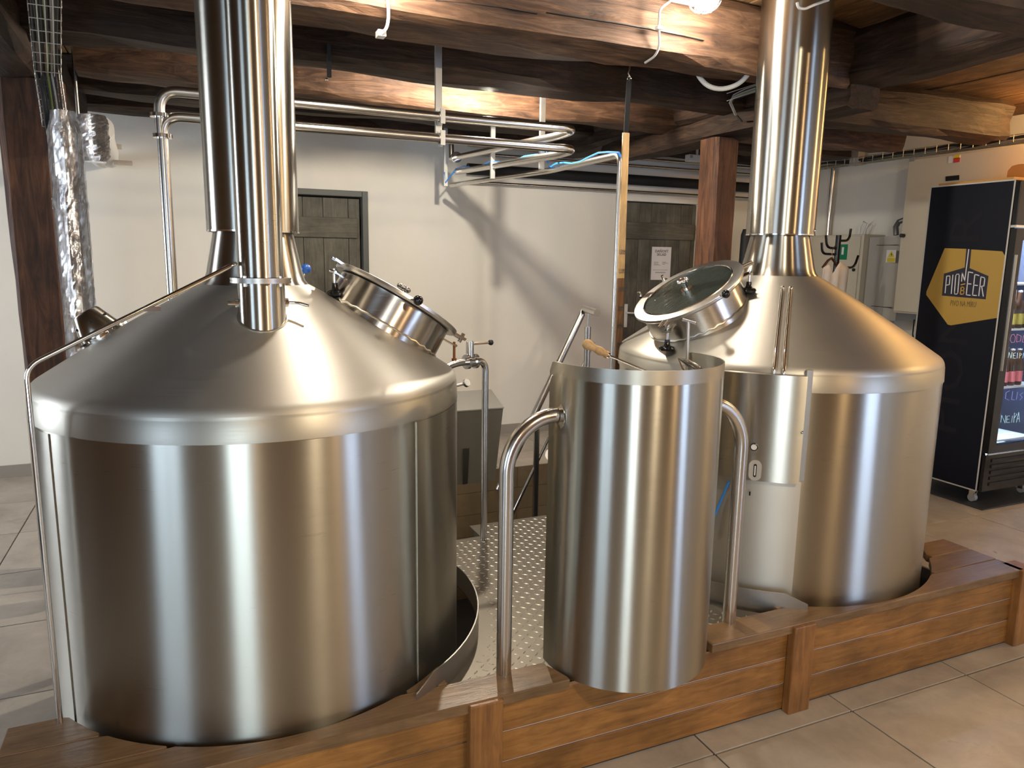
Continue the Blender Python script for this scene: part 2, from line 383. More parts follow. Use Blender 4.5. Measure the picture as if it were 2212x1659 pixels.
timber('corbel', 'thick bracket timber under the girder at the right-hand post, with square sawn end', 'corbel', (2.91, 2.62, 2.25), (2.91, 4.85, 2.25), .20, .125, OLDY, 8)
def vpost(x, y, w_, d_, z1, label, seed):
    rnd = random.Random(seed); segs = 16; rings = []
    prof = [(-.5, -.38), (-.38, -.5), (.38, -.5), (.5, -.38), (.5, .38), (.38, .5), (-.38, .5), (-.5, .38)]; ph = [rnd.uniform(0, 6) for _ in prof]
    for i in range(segs+1):
        z = z1*i/segs; rings.append([Vector((x+a*w_*(1+.05*math.sin(z*3+ph[k])+rnd.uniform(-.02, .02)), y+b*d_*(1+.05*math.sin(z*4+ph[k])), z)) for k, (a, b) in enumerate(prof)])
    K = 8; mb = MB(); mb.add([v for g in rings for v in g], [(j*K+i, j*K+(i+1) % K, (j+1)*K+(i+1) % K, (j+1)*K+i) for j in range(segs) for i in range(K)])
    mb.add(rings[0], [tuple(range(K))[::-1]]); mb.add(rings[-1], [tuple(range(K))])
    tag(obj('wooden_post', mb, OLDZ, None, (x, y, 0)), label, 'post', 'timber posts')
def crack(bname, pts, Y, w_):
    par = bpy.data.objects[bname]; mb = MB()
    P_ = [ay(px, py, Y) for px, py in pts]
    for i, (a, b) in enumerate(zip(P_, P_[1:])): mb.bar(a, b, .012, w_*(.5+.5*math.sin(math.pi*(i+1)/len(P_))), (0, 0, 1))
    obj('crack', mb, BLACKM, par)
crack('ceiling_beam.001', [(1180, 27), (1250, 38), (1330, 50), (1400, 62), (1470, 76), (1520, 88)], 2.607, .0035)
crack('ceiling_beam.001', [(940, 2), (1010, 8), (1090, 18), (1160, 30)], 2.607, .002)
crack('ceiling_beam.003', [(655, 192), (740, 190), (830, 198), (880, 201), (970, 208), (1080, 214)], 4.075, .012)
vpost(-.60, 3.95, .19, .19, 2.28, 'dark brown timber post at the left edge beside the foil pipe', 3)
vpost(2.90, 3.62, .17, .17, 2.255, 'reddish brown post between the grey door with paper sign and right chimney', 4)
# ================================================================== DOORS
def door(n, d, plank_w, recess, battens, hinge_left, label=None):
    x0, x1, zt = d; mb = MB(); fwid = .045
    mb.box((x0, WY-.006+recess*0, 0), (x0+fwid, WY+.12, zt)).box((x1-fwid, WY-.006, 0), (x1, WY+.12, zt)).box((x0+fwid, WY-.006, zt-fwid), (x1-fwid, WY+.12, zt))
    fr = struct('door_%d' % n, mb, FRAMEP, (x0, WY, 0), .003)
    if n == 2: fr.data.materials[0] = PLAST
    bk = obj('backing_panel', MB().box((x0, WY+.13, 0), (x1, WY+.15, zt)), BLACKM, fr)
    y = WY+recess; x = x0+fwid+.006; i = 0
    while x < x1-fwid-.03:
        w_ = min(plank_w*(1+.15*math.sin(i*2.3+n)), x1-fwid-.006-x)
        obj('plank', MB().box((x+.001, y, .01), (x+w_-.002, y+.025, zt-fwid-.01)), DOORW, fr, bev=.002); x += w_; i += 1
    for z0, z1 in battens:
        obj('batten', MB().box((x0+fwid+.02, y-.026, z0), (x1-fwid-.03, y-.001, z1)), DOORB, fr, bev=.004)
    return fr, y
d1, y1 = door(1, D1, .17, .07, [(ay(780, 515, 5.95).z, ay(780, 472, 5.95).z), (.25, .40)], True)
d2, y2 = door(2, D2, .155, .03, [(ay(1450, 518, 5.9).z, ay(1450, 483, 5.9).z), (.25, .40)], True)
hp = ay(1352, 682, y2-.01)
hd = obj('door_handle', MB().box((hp.x-.018, y2-.012, hp.z-.11), (hp.x+.018, y2, hp.z+.11)), WHP, d2, bev=.005)
obj('lever', MB().tube(bend([(hp.x, y2-.01, hp.z+.03), (hp.x, y2-.055, hp.z+.03), (hp.x+.11, y2-.055, hp.z+.025)], .02), .008), WHP, hd)
# notice on the grey door
def onplane(pts, f, T): return [f(px, py, T) for px, py in pts]
yN = y2-.004
nt = thing('paper_notice', 'white paper notice reading DANOVY SKLAD taped on the grey door', 'notice', ay(1426, 568, yN))
q = [ay(1410, 533, yN), ay(1451, 534, yN), ay(1446, 605, yN), ay(1404, 604, yN)]
qx0, qx1, qz0, qz1 = (q[0].x+q[3].x)/2, (q[1].x+q[2].x)/2, (q[2].z+q[3].z)/2, (q[0].z+q[1].z)/2
obj('sheet', MB().box((qx0, yN-.002, qz0), (qx1, yN, qz1)), PAPER, nt)
def text(s, size, M, mt, parent, name='lettering', ext=.0006, align='CENTER', xs=1):
    cu = bpy.data.curves.new(name, 'FONT'); cu.body = s; cu.size = size; cu.extrude = ext; cu.align_x = align; cu.align_y = 'CENTER'; cu.resolution_u = 2
    t = bpy.data.objects.new(name, cu); C.objects.link(t); bpy.context.view_layer.update()
    dg = bpy.context.evaluated_depsgraph_get(); me = bpy.data.meshes.new_from_object(t.evaluated_get(dg)); bpy.data.objects.remove(t)
    me.transform(M @ Matrix.Diagonal((xs, 1, 1, 1))); o = bpy.data.objects.new(name, me); C.objects.link(o)
    off = wloc(parent); me.transform(Matrix.Translation(-off)); o.parent = parent; me.materials.clear(); me.materials.append(mt); return o
def MT(origin, right, upv):
    r = Vector(right).normalized(); u = Vector(upv).normalized(); n = r.cross(u); M = Matrix.Identity(4)
    for k in range(3): M[k][0], M[k][1], M[k][2], M[k][3] = r[k], u[k], n[k], origin[k]
    return M
cxN = (qx0+qx1)/2; hN = qz1-qz0
text('DAŇOVÝ', .036, MT((cxN, yN-.003, qz1-.10*hN-.01), (1, 0, 0), (0, 0, 1)), INK, nt)
text('SKLAD', .036, MT((cxN, yN-.003, qz1-.20*hN-.01), (1, 0, 0), (0, 0, 1)), INK, nt)
mb = MB()
for fz, ws in ((.46, ((.12, .36), (.55, .75))), (.49, ((.12, .34), (.55, .86))), (.52, ((.12, .36), (.55, .70))), (.55, ((.12, .46),)), (.70, ((.10, .85),)), (.765, ((.22, .75),)), (.785, ((.22, .75),))):
    for a, b in ws: mb.box((qx0+(qx1-qx0)*a, yN-.0026, qz1-hN*fz-.0022), (qx0+(qx1-qx0)*b, yN-.002, qz1-hN*fz+.0022))
obj('small_print', mb, GREYC, nt)
# ================================================================== WOODEN PLATFORM
KZ = .33; KF = 1.748; KB = 1.768
CL = Vector((.197, 2.44, 0)); RL = .625; CR = Vector((2.31, 2.45, 0)); RR = .655; CC = Vector((1.23, 1.88, 0)); RC = .27
def inner(x):
    y = 1.862
    if x < CL.x+.45 or x > CR.x-.45: y = 9
    if abs(x-CL.x) < .645: y = min(y, CL.y-math.sqrt(.645**2-(x-CL.x)**2))
    if abs(x-CR.x) < .69: y = min(y, CR.y-math.sqrt(.69**2-(x-CR.x)**2))
    if abs(x-CC.x) < .282: y = min(y, CC.y-math.sqrt(.282**2-(x-CC.x)**2))
    return y
plat = thing('wooden_platform', 'varnished orange-brown wooden kerb platform around the feet of the brewing vessels', 'platform', (1.3, 1.9, 0))
rows = [(KF, 1.862), (1.865, 1.978), (1.981, 2.105)]
for y0, y1 in rows:
    n = 178; xs = [-.49+3.57*i/n for i in range(n+1)]; run = []
    def flush(run):
        if len(run) < 3: return
        poly = [(x, y0, KZ-.032) for x, _ in run]+[(x, y, KZ-.032) for x, y in reversed(run)]
        vs = []; fs = []; m_ = len(run)
        for z in (KZ-.032, KZ):
            vs += [(x, y0, z) for x, _ in run]+[(x, y, z) for x, y in run]
        for i in range(m_-1):
            fs += [(i, m_+i, m_+i+1, i+1), (2*m_+i, 2*m_+i+1, 3*m_+i+1, 3*m_+i), (i, i+1, 2*m_+i+1, 2*m_+i), (m_+i, 3*m_+i, 3*m_+i+1, m_+i+1)]
        fs += [(0, 2*m_, 3*m_, m_), (m_-1, 2*m_-1, 4*m_-1, 3*m_-1)]
        obj('top_board', MB().add(vs, fs), KERBT, plat, bev=.003)
    for x in xs:
        y = min(y1, inner(x))
        if y-y0 > .006: run.append((x, y))
        else: flush(run); run = []
    flush(run)
posts = [(-.49, -.40), (.655, .755), (1.835, 1.93), (3.05, 3.14)]
for (a0, a1), (b0, b1) in zip(posts, posts[1:]):
    for k in range(3):
        obj('front_board', MB().box((a1-.02, KB, .006+.0975*k), (b0+.02, KB+.02, .006+.0975*k+.0935)), KERBX, plat, bev=.002)
        obj('gap_strip', MB().box((a1-.02, KB+.004, .0975*k), (b0+.02, KB+.018, .0975*k+.008)), (TRIMW if a0 > .6 else DULL) if k else GROUT, plat)
for a, b in posts: obj('kerb_post', MB().box((a, KB-.035, 0), (b, KB+.06, KZ-.036 if a < 3 else KZ+.0)), KERBZ, plat, bev=.004) if a > 3 or a < 0 else obj('kerb_post', MB().box((a, KB-.035, 0), (b, KB-.001, KZ-.004)), KERBZ, plat, bev=.004)
for k in range(3):
    obj('side_board', MB().box((-.485, KB+.065, .006+.0975*k), (-.465, 2.1, .1015+.0975*k)), KERBX, plat)
    obj('side_board', MB().box((3.04, KB+.065, .006+.0975*k), (3.06, 2.1, .1015+.0975*k)), KERBX, plat)
    obj('rear_board', MB().box((-.465, 2.085, .006+.0975*k), (-.42, 2.1, .1015+.0975*k)), KERBX, plat)
obj('inner_board', MB().box((.95, 1.79, .1), (1.55, 1.80, KZ-.04)).box((-.4, 1.789, .0), (3.0, 1.795, .29)), KERBX, plat)
# tread plate
TZ = .305
tp = thing('tread_plate', 'grey diamond-pattern steel tread plate floor between the two big vessels', 'plate', (1.25, 2.5, TZ))
def xl(y): return CL.x+math.sqrt(max(.70**2-(y-CL.y)**2, 0)) if abs(y-CL.y) < .69 else CL.x+.1
def xr(y): return CR.x-math.sqrt(max(.73**2-(y-CR.y)**2, 0)) if abs(y-CR.y) < .72 else CR.x-.1
ys = [1.8+.02*i for i in range(66)]; vs = []; fs = []
for y in ys:
    a, b = xl(y), xr(y)
    if y > 2.95: a = max(a, 1.16)
    if y > 2.92: b = min(b, 2.3)
    vs += [(a, y, TZ-.006), (b, y, TZ-.006), (a, y, TZ), (b, y, TZ)]
for i in range(len(ys)-1):
    o = 4*i; fs += [(o, o+4, o+5, o+1), (o+2, o+3, o+7, o+6), (o, o+2, o+6, o+4), (o+1, o+5, o+7, o+3)]
fs += [(0, 1, 3, 2), (len(vs)-4, len(vs)-2, len(vs)-1, len(vs)-3)]
obj('plate_sheet', MB().add(vs, fs), PLATE, tp)
mb = MB(); sp = .031
for i in range(70):
    for j in range(48):
        x = .62+sp*i; y = 1.90+sp*.82*j
        if y > 3.07 or x < xl(y)+.05 or x > xr(y)-.05 or (y > 2.93 and x < 1.2): continue
        if (Vector((x, y, 0))-CC).length < .29 and y < 1.9: continue
        a = math.radians(42 if (i+j) % 2 else -42)+math.pi/2*0; ca, sa = math.cos(a), math.sin(a); lx, ly = .0125, .0035
        pts = [(-lx, 0, 0), (0, -ly, 0), (lx, 0, 0), (0, ly, 0), (-lx*.45, 0, .0014), (lx*.45, 0, .0014)]
        mb.add([(x+px*ca-py*sa, y+px*sa+py*ca, TZ+pz) for px, py, pz in pts], [(0, 1, 4), (1, 5, 4), (1, 2, 5), (2, 3, 5), (3, 4, 5), (3, 0, 4)])
obj('tread_pattern', mb, PLATEB, tp, kind='stuff')
obj('support_beam', MB().box((.95, 2.9, TZ-.07), (2.2, 2.94, TZ-.008)), DULL, tp)
for y_ in (2.0, 2.9): obj('support_leg', MB().box((1.2, y_, -1), (1.24, y_+.04, TZ-.07 if y_ > 2.5 else TZ-.008)), DULL, tp)
obj('edge_flange', MB().box((1.18, 2.94, TZ-.06), (1.21, 3.09, TZ-.008)), DULL, tp)
def toe(name, c, r, a0, a1, label, z0=TZ, z1=TZ+.078):
    n = 40; mb = MB(); vs = []; fs = []
    for i in range(n+1):
        a = math.radians(a0+(a1-a0)*i/n); e = min(1, min(i, n-i)/2.0); zt = z0+(z1-z0)*(.55+.45*e)
        for rr, z in ((r, z0), (r+.004, z0), (r+.004, zt), (r, zt)): vs.append((c.x+rr*math.cos(a), c.y+rr*math.sin(a), z))
    for i in range(n):
        for k in range(4): fs.append((4*i+k, 4*i+(k+1) % 4, 4*i+4+(k+1) % 4, 4*i+4+k))
    fs += [(0, 1, 2, 3), (4*n+3, 4*n+2, 4*n+1, 4*n)]
    tag(obj(name, mb.add(vs, fs, True), DULL, None, (c.x, c.y, z0)), label, 'edging')
toe('toe_plate', CL, .700, -62, 62, 'curved steel toe plate on the tread plate beside the left vessel')
toe('toe_plate', CR, .712, 118, 242, 'curved steel toe plate on the tread plate beside the right vessel')
# ================================================================== VESSELS
SL = .557
def vessel(c, R, label, z0=.10, zb=1.105, zt=1.165, zneck=1.468, rneck=.15, capz=1.62, rcap=.135, rtop=.105, bodyname='brewing_vessel'):
    t = thing(bodyname, label, 'brewing vessel', (c.x, c.y, z0), 'brewing vessels')
    b = Vector((c.x, c.y, 0))
    obj('body', MB().lathe([(R*.5, z0), (R-.02, z0+.005), (R, z0+.03), (R, zb)], b, n=160), STEEL, t)
    sl_ = math.atan((zneck-zt)/(R-rneck)); fr_ = .040; tot = math.pi/2-sl_
    fil = [(R-fr_+fr_*math.cos(tot*k/8), zt-.004+fr_*math.sin(tot*k/8)) for k in range(9)]
    obj('shoulder_band', MB().lathe([(R, zb), (R+.0035, zb+.001), (R+.0035, zb+.004), (R+.0012, zt-.006)]+fil[:3], b, n=160), BAND, t)
    rr, zr = fil[-1]; prof = list(fil[2:])
    for i in range(1, 15): f = i/14; prof.append((rr+(rneck-rr)*f, zr+(zneck-zr)*f+.008*math.sin(math.pi*f)))
    obj('cone', MB().lathe(prof, b, n=160), STEELC, t)
    obj('neck', MB().lathe([(rneck+.012, zneck-.008), (rneck, zneck+.006), (rneck-.008, zneck+.03), (rtop, capz+.06), (rtop*.9, capz+.4)], b, n=96), STEEL, t)
    for k in range(3):
        a = math.radians(90+120*k); lx, ly = c.x+math.cos(a)*R*.7, c.y+math.sin(a)*R*.7
        obj('leg', MB().cyl((lx, ly, -1.0), (lx, ly, z0+.02), .035), DULL, t)
    ch = thing('chimney', label.replace('conical', '').split(' brewing')[0].strip()+' flue', 'chimney', (c.x, c.y, capz), 'steel chimneys')
    obj('flue', MB().lathe([(rcap, capz), (rcap, 2.66)], b, n=96), STEEL, ch); obj('rim', MB().lathe([(rcap-.004, capz+.004), (rcap-.004, capz-.001), (rcap+.0015, capz-.001), (rcap+.0015, capz+.004)], b, n=96), CHROME, ch)
    obj('inner_sleeve', MB().lathe([(rcap-.004, 2.6), (rcap-.004, capz)], b, n=64), DULL, ch)
    return t, ch, (lambda rho: zr+(rr-rho)*(zneck-zr)/(rr-rneck))
VL, chL, zL = vessel(CL, RL, 'large conical steel brewing vessel on the left, with front exhaust pipe')
VR, chR, zR = vessel(CR, RR, 'large conical steel brewing vessel on the right, with control panel', zneck=1.505, rneck=.155, capz=1.665, rcap=.138)
chL['label'] = 'wide steel chimney over the left vessel, behind the slimmer pipe'
chR['label'] = 'wide shiny steel chimney over the right vessel'
obj('screw', MB().sphere(ay(1760, 498, 2.33), .006), CHROME, chR)
# body seam strips
def strip(c, R, a0, a1, z0, z1, mt, name, parent, n=16, th=.003):
    mb = MB(); vs = []; fs = []
    for i in range(n+1):
        a = a0+(a1-a0)*i/n
        for rr, z in ((R, z0), (R+th, z0), (R+th, z1), (R, z1)): vs.append((c.x+rr*math.cos(a), c.y+rr*math.sin(a), z))
    for i in range(n):
        for k in range(4): fs.append((4*i+k, 4*i+(k+1) % 4, 4*i+4+(k+1) % 4, 4*i+4+k))
    fs += [(0, 1, 2, 3), (4*n+3, 4*n+2, 4*n+1, 4*n)]
    return obj(name, mb.add(vs, fs, True), mt, parent)
def ang(px, py, c, R):
    d = ray(px, py); u = Vector((d.x, d.y, 0)).normalized(); bq = -2*u.dot(c); cc = c.dot(c)-R*R; dis = bq*bq-4*cc
    t = (-bq-math.sqrt(max(dis, 0)))/2; p = u*t-c; return math.atan2(p.y, p.x)
strip(CL, RL, ang(112, 1000, CL, RL), ang(112, 1000, CL, RL)-.5, .14, 1.10, STEEL, 'side_panel', VL)
strip(CL, RL, ang(900, 1100, CL, RL), ang(900, 1100, CL, RL)+.9, .14, 1.10, STEEL, 'side_panel', VL)
# ---- manhole
def manhole(c, phi, rho, zf, parent, ends, glass_side):
    u = Vector((math.cos(phi), math.sin(phi), 0)); tau = math.radians(31.7)
    base = Vector((c.x, c.y, 0))+u*rho; base.z = zf(rho); n = u*math.sin(tau)+Vector((0, 0, math.cos(tau)))
    sd = n.cross(u).normalized(); fd = sd.cross(n).normalized()        # sd sideways, fd downhill
    def P(a, r, h): return base+n*h+(fd*math.cos(a)+sd*math.sin(a))*r
    hh = .096
    nk = obj('manhole_neck', MB().lathe([(.208, -.09), (.203, hh-.004), (.196, hh-.004), (.196, -.02)], base, n, 96), steel('neck_steel_'+glass_side, (.62, .59, .55), .22, .9, rot=.25, ax_=tuple(n), cen=tuple(base-wloc(parent))), parent)
    obj('weld_bead', MB().tube([P(a*math.pi/32, .207, .0025*math.sin(a*3)) for a in range(65)], .0035, 6, False), WELD, nk)
    obj('inner_floor', MB().lathe([(.001, -.004), (.195, -.004)], base, n, 48), BLACKM, nk)
    ld = obj('manhole_lid', MB().lathe([(.187, hh+.001), (.226, hh), (.231, hh+.006), (.230, hh+.015), (.226, hh+.0165), (.187, hh+.0165), (.187, hh+.001)], base, n, 96), steel('lid_steel_'+glass_side, (.60, .58, .55), .30, brush=(25, 25, 25)), parent)
    obj('sight_glass', MB().lathe([(.0005, hh+.012), (.188, hh+.012)], base, n, 64).lathe([(.188, hh+.006), (.0005, hh+.006)], base, n, 64), SIGHT, ld)
    obj('glass_trim', MB().lathe([(.190, hh+.0166), (.186, hh+.019), (.184, hh+.0166)], base, n, 96), CHROME, ld)
    st = MB().cyl(P(0, 0, hh+.012), P(0, 0, hh+.05), .011).cyl(P(0, 0, hh+.012), P(0, 0, hh+.022), .024)
    for k in range(6): st.sphere(P(k*math.pi/3, .017, hh+.057), .0105, 10, .8)
    st.cyl(P(0, 0, hh+.049), P(0, 0, hh+.065), .017)
    obj('vent_knob', st, CHROME, ld)
    # ball handle
    a = ends['ball']; h_ = obj('ball_handle', MB().cyl(P(a, .22, hh+.010), P(a, .258, hh+.006+ends['lift']*.8), .0055), CHROME, ld)
    obj('ball', MB().sphere(P(a, .268, hh+.008+ends['lift']), .016, 20), BLACK, h_)
    # hinges on the far side
    for a in ends['hinge']:
        q_ = P(a, .232, hh+.008); o_ = (fd*math.cos(a)+sd*math.sin(a))
        hb = MB().bar(q_-o_*.01, q_+o_*.03, .02, .008, n); hb.cyl(q_+o_*.03-n*.012, q_+o_*.03+n*.022, .007)
        obj('hinge_lug', hb, CHROME, ld)
    # clamps with black star knobs
    for a, knob in ends['clamp']:
        o_ = (fd*math.cos(a)+sd*math.sin(a)); tt = n.cross(o_)
        q_ = P(a, .226, hh+.008)
        cl = MB()
        for s_ in (-.012, .012): cl.bar(q_+tt*s_, q_+tt*s_+o_*.045, .006, .008, n)
        br = P(a, .20, hh-.028)
        cl.bar(br, br+o_*.05, .03, .005, n)
        cl.cyl(br+o_*.05-tt*.02, br+o_*.05+tt*.02, .005)
        k_ = obj('clamp', cl, CHROME, nk)
        top = br+o_*.045; dn = Vector((0, 0, -1))
        obj('bolt', MB().cyl(top+Vector((0, 0, .012)), top+dn*.045, .0045), RUST if knob == 'rust' else CHROME, k_)
        if knob == 'black':
            kb = MB().lathe([(.010, .034), (.011, .05), (.014, .056), (.026, .060), (.029, .068), (.024, .076), (.006, .078)], top, dn, 20)
            for j in range(5): kb.sphere(top+dn*.067+Vector((math.cos(j*1.2566), math.sin(j*1.2566), 0))*.024, .0085, 8)
            obj('clamp_knob', kb, BLACK, k_)
        elif knob == 'rust': obj('bolt_head', MB().cyl(top+dn*.045, top+dn*.054, .009, 6), RUST, k_)
    return P
PL = manhole(CL, math.radians(3), .402, zL, VL, {'ball': math.radians(-95), 'lift': .004, 'hinge': [math.radians(-8)], 'clamp': [(math.radians(-168), 'black'), (math.radians(-20), 'rust')]}, 'left')
PR = manhole(CR, math.radians(180), .405, zR, VR, {'ball': math.radians(85), 'lift': .018, 'hinge': [math.radians(-76), math.radians(-106)], 'clamp': [(math.radians(27), 'black'), (math.radians(147), 'black')]}, 'right')
# ---- light housings on the far sides of the cones
def housing(c, phi, rho, zf, parent):
    u = Vector((math.cos(phi), math.sin(phi), 0)); tau = math.radians(31.7); base = Vector((c.x, c.y, 0))+u*rho; base.z = zf(rho); n = u*math.sin(tau)+Vector((0, 0, math.cos(tau)))
    h_ = obj('lamp_housing', MB().lathe([(.062, .014), (.060, .03), (.040, .088), (.036, .092), (.001, .093)], base, n, 40), STEEL, parent)
    obj('flange', MB().lathe([(.064, -.02), (.070, -.004), (.072, .006), (.072, .014), (.062, .015)], base, n, 40), CHROME, h_)
    v = frame(n)
    for k in range(6): obj('vent_hole', MB().sphere(base+n*.058+(v[0]*math.cos(k*1.047)+v[1]*math.sin(k*1.047))*.051, .004, 8), BLACKM, h_)
    v0, v1 = v[0], v[1]
    for k in range(6): a = k*1.047+.4; obj('clip', MB().bar(base+n*.01+(v0*math.cos(a)+v1*math.sin(a))*.066, base+n*.01+(v0*math.cos(a)+v1*math.sin(a))*.080, .012, .006, n), CHROME, h_)
housing(CL, math.radians(172), .435, zL, VL)
housing(CR, math.radians(12), .47, zR, VR)
# ---- left front exhaust pipe
pc = Vector((.187, 2.141, 0))
ex = thing('exhaust_pipe', 'slim steel exhaust pipe rising from the front of the left vessel cone', 'pipe', (pc.x, pc.y, 1.33))
zf_ = ay(568, 607, 2.08).z
obj('pipe', MB().lathe([(.0605, zf_+.008), (.0605, 2.66)], pc, n=64), STEEL, ex)
obj('pipe_stub', MB().lathe([(.0625, 1.30), (.0625, zf_-.006)], pc, n=64), STEEL, ex)
obj('weld_bead', MB().tube([(pc.x+.064*math.cos(a*math.pi/24), pc.y+.064*math.sin(a*math.pi/24), zL((Vector((pc.x+.064*math.cos(a*math.pi/24), pc.y+.064*math.sin(a*math.pi/24), 0))-CL).length)+.008) for a in range(49)], .0035, 6, False), WELD, ex)
fl = obj('flange', MB().lathe([(.062, zf_-.007), (.080, zf_-.007), (.080, zf_-.001), (.0785, zf_-.001), (.0785, zf_+.001), (.080, zf_+.001), (.080, zf_+.007), (.062, zf_+.007)], pc, n=64), DULL, ex)
obj('bolt', MB().cyl((pc.x-.045, pc.y-.055, zf_-.015), (pc.x-.045, pc.y-.055, zf_+.013), .0045).cyl((pc.x+.045, pc.y-.055, zf_-.015), (pc.x+.045, pc.y-.055, zf_+.013), .0045), CHROME, fl)
zv = zf_-.062
vh = obj('valve_handle', MB().cyl((pc.x+.058, pc.y, zv), (pc.x+.070, pc.y, zv), .013).tube(bend([(pc.x+.07, pc.y, zv), (pc.x+.095, pc.y-.006, zv), (pc.x+.122, pc.y-.02, zv-.008)], .01), .0045), CHROME, ex)
obj('pivot_nut', MB().cyl((pc.x-.058, pc.y, zv), (pc.x-.070, pc.y, zv), .013).cyl((pc.x-.07, pc.y, zv), (pc.x-.088, pc.y, zv), .006), CHROME, ex)
# ---- thin spray line over the left vessel
foot = az(131, 1560, KZ)
top = Vector((foot.x, foot.y, ay(74, 792, foot.y).z)); p0 = ay(508, 570, 2.10)
sl = thing('spray_line', 'thin bent steel spray pipe over the left cone and down its side', 'pipe', (foot.x, foot.y, KZ))
pth = bend([p0+Vector((.0, .03, 0)), p0, top, foot], .035)
obj('pipe', MB().tube(pth, .0062, 10), CHROME, sl)
q_ = p0.lerp(top, .42); obj('clip', MB().box((q_.x-.02, q_.y-.006, q_.z-.016), (q_.x+.02, q_.y+.006, q_.z-.004)), CHROME, sl)
# ---- blue knob behind the left neck
bk_ = ay(661, 581, 2.62)
kn = thing('blue_knob_lever', 'round blue knob on a lever behind the left vessel neck', 'lever', (bk_.x-.04, bk_.y, bk_.z-.06))
obj('ball', MB().sphere(bk_, .017, 20), BLUE, kn); obj('rod', MB().cyl(bk_, (bk_.x-.05, bk_.y+.02, zL(.33)+.0), .005), CHROME, kn)
# ---- sight tubes and control panel on the right vessel
ct = thing('control_panel', 'curved steel control box with gauge and oval switch plate on the right vessel', 'control box', (CR.x, CR.y, .76))
aP = [ang(1600, 900, CR, RR+.035), ang(1738, 900, CR, RR+.035)]
zpt = ay(1700, 818, 1.86).z; zpb = ay(1680, 1056, 1.86).z
pn = strip(CR, RR, aP[0]-.28, aP[1], zpb, zpt, STEEL, 'box_cover', ct, 24, .035)
strip(CR, RR+.002, aP[1], aP[1]+.03, zpb+.01, zpt+.02, DULL, 'box_edge', ct, 4, .018)
strip(CR, RR+.0045, aP[0]-.3, ang(1716, 1200, CR, RR), .14, 1.135, STEELC, 'service_panel', VR, 24, .003)
def onc(px, py, R, c=CR):
    d = ray(px, py); u = Vector((d.x, d.y, 0)); cc = c; A = u.dot(u); Bq = -2*u.dot(cc); Cq = cc.dot(cc)-R*R; t = (-Bq-math.sqrt(max(Bq*Bq-4*A*Cq, 0)))/(2*A); return Vector((u.x*t, u.y*t, H+d.z*t))
R2 = RR+.036
g = onc(1629, 965, R2); gn = (Vector((g.x, g.y, 0))-CR).normalized()
gg = obj('round_gauge', MB().lathe([(.0135, 0), (.0135, .006), (.0105, .007)], g, gn, 32), BLACK, ct); obj('dial', MB().lathe([(.0108, .0055), (.0005, .0055)], g, gn, 24), WHP, gg)
def patch(pts, n, o, th): return MB().prism([p+n*o for p in pts], n*th)
g2 = onc(1631, 1016, R2); n2 = (Vector((g2.x, g2.y, 0))-CR).normalized(); s2 = Vector((0, 0, 1)).cross(n2)
def stad(hw, hh, n_, o, th, cpt): 
    pts = []
    for k in range(24):
        a = 2*math.pi*k/24; cz = (hh-hw) if math.sin(a) >= 0 else -(hh-hw); pts.append(cpt+s2*hw*math.cos(a)+Vector((0, 0, hw*math.sin(a)+cz)))
    return patch(pts, n_, o, th)
sp_ = obj('switch_plate', stad(.022, .038, n2, -.002, .004, g2), GREYP, ct); obj('switch_slot', stad(.0052, .024, n2, .0015, .002, g2), BLACK, sp_); obj('switch_bar', stad(.0022, .018, n2, .0035, .001, g2), WHP, sp_)
obj('latch_screw', MB().sphere(onc(1733, 934, R2), .005), CHROME, ct); 
c_ = onc(1620, 1062, R2); obj('cable_stub', MB().cyl(c_, c_-Vector((0, 0, .014)), .003), BLACK, ct)
for i, (xa, ya, xb, yb) in enumerate(((1690, 622, 1671, 822), (1707, 623, 1692, 826))):
    a = Vector((0, 0, 0)); 
    def oncone(px, py):
        for k in range(400, 3600):
            d = ray(px, py)*(k/1000*1.0); p = d+Vector((0, 0, H)); rr_ = math.hypot(p.x-CR.x, p.y-CR.y)
            if rr_ < RR and p.z < zR(rr_)+.022: return p
        return p
    A_ = oncone(xa, ya); B_ = onc(xb, yb-6, RR+.012)
    mid = oncone((xa*2+xb*6)/8, (ya*2+yb*6)/8-6)
    sr = thing('sight_tube', ('left' if i == 0 else 'right')+'-hand of two thin steel tubes running down the right vessel cone', 'tube', B_)
    obj('tube', MB().tube(bend([A_-Vector((0, 0, .03)), A_, oncone((xa+xb*3)/4, (ya+yb*3)/4-16), B_+Vector((0, 0, .03)), B_-Vector((0, 0, .02))], .01), .0062, 10), CHROME, sr)
    obj('fitting', MB().sphere(A_, .009), CHROME, sr)
kn_ = onc(1586, 876, RR+.01); tag(obj('white_button', MB().lathe([(.016, 0), (.016, .012), (.010, .015), (.0005, .015)], kn_, (Vector((kn_.x, kn_.y, 0))-CR).normalized(), 24), WHP, None, kn_), 'round white cap on the right vessel beside the curved handrail', 'cap')
hs = [onc(1574, 1040, RR+.02), onc(1558, 1080, RR+.02), onc(1536, 1130, RR+.03)]
tag(obj('blue_hose', MB().tube(hs, .0045, 8), BLUEC, None, hs[-1]), 'thin bright blue hose behind the column, against the right vessel', 'hose')
# ---- crescent under right vessel
strip(CR, .668, math.radians(-40), math.radians(10), .24, .325, WHP, 'base_skirt', VR)
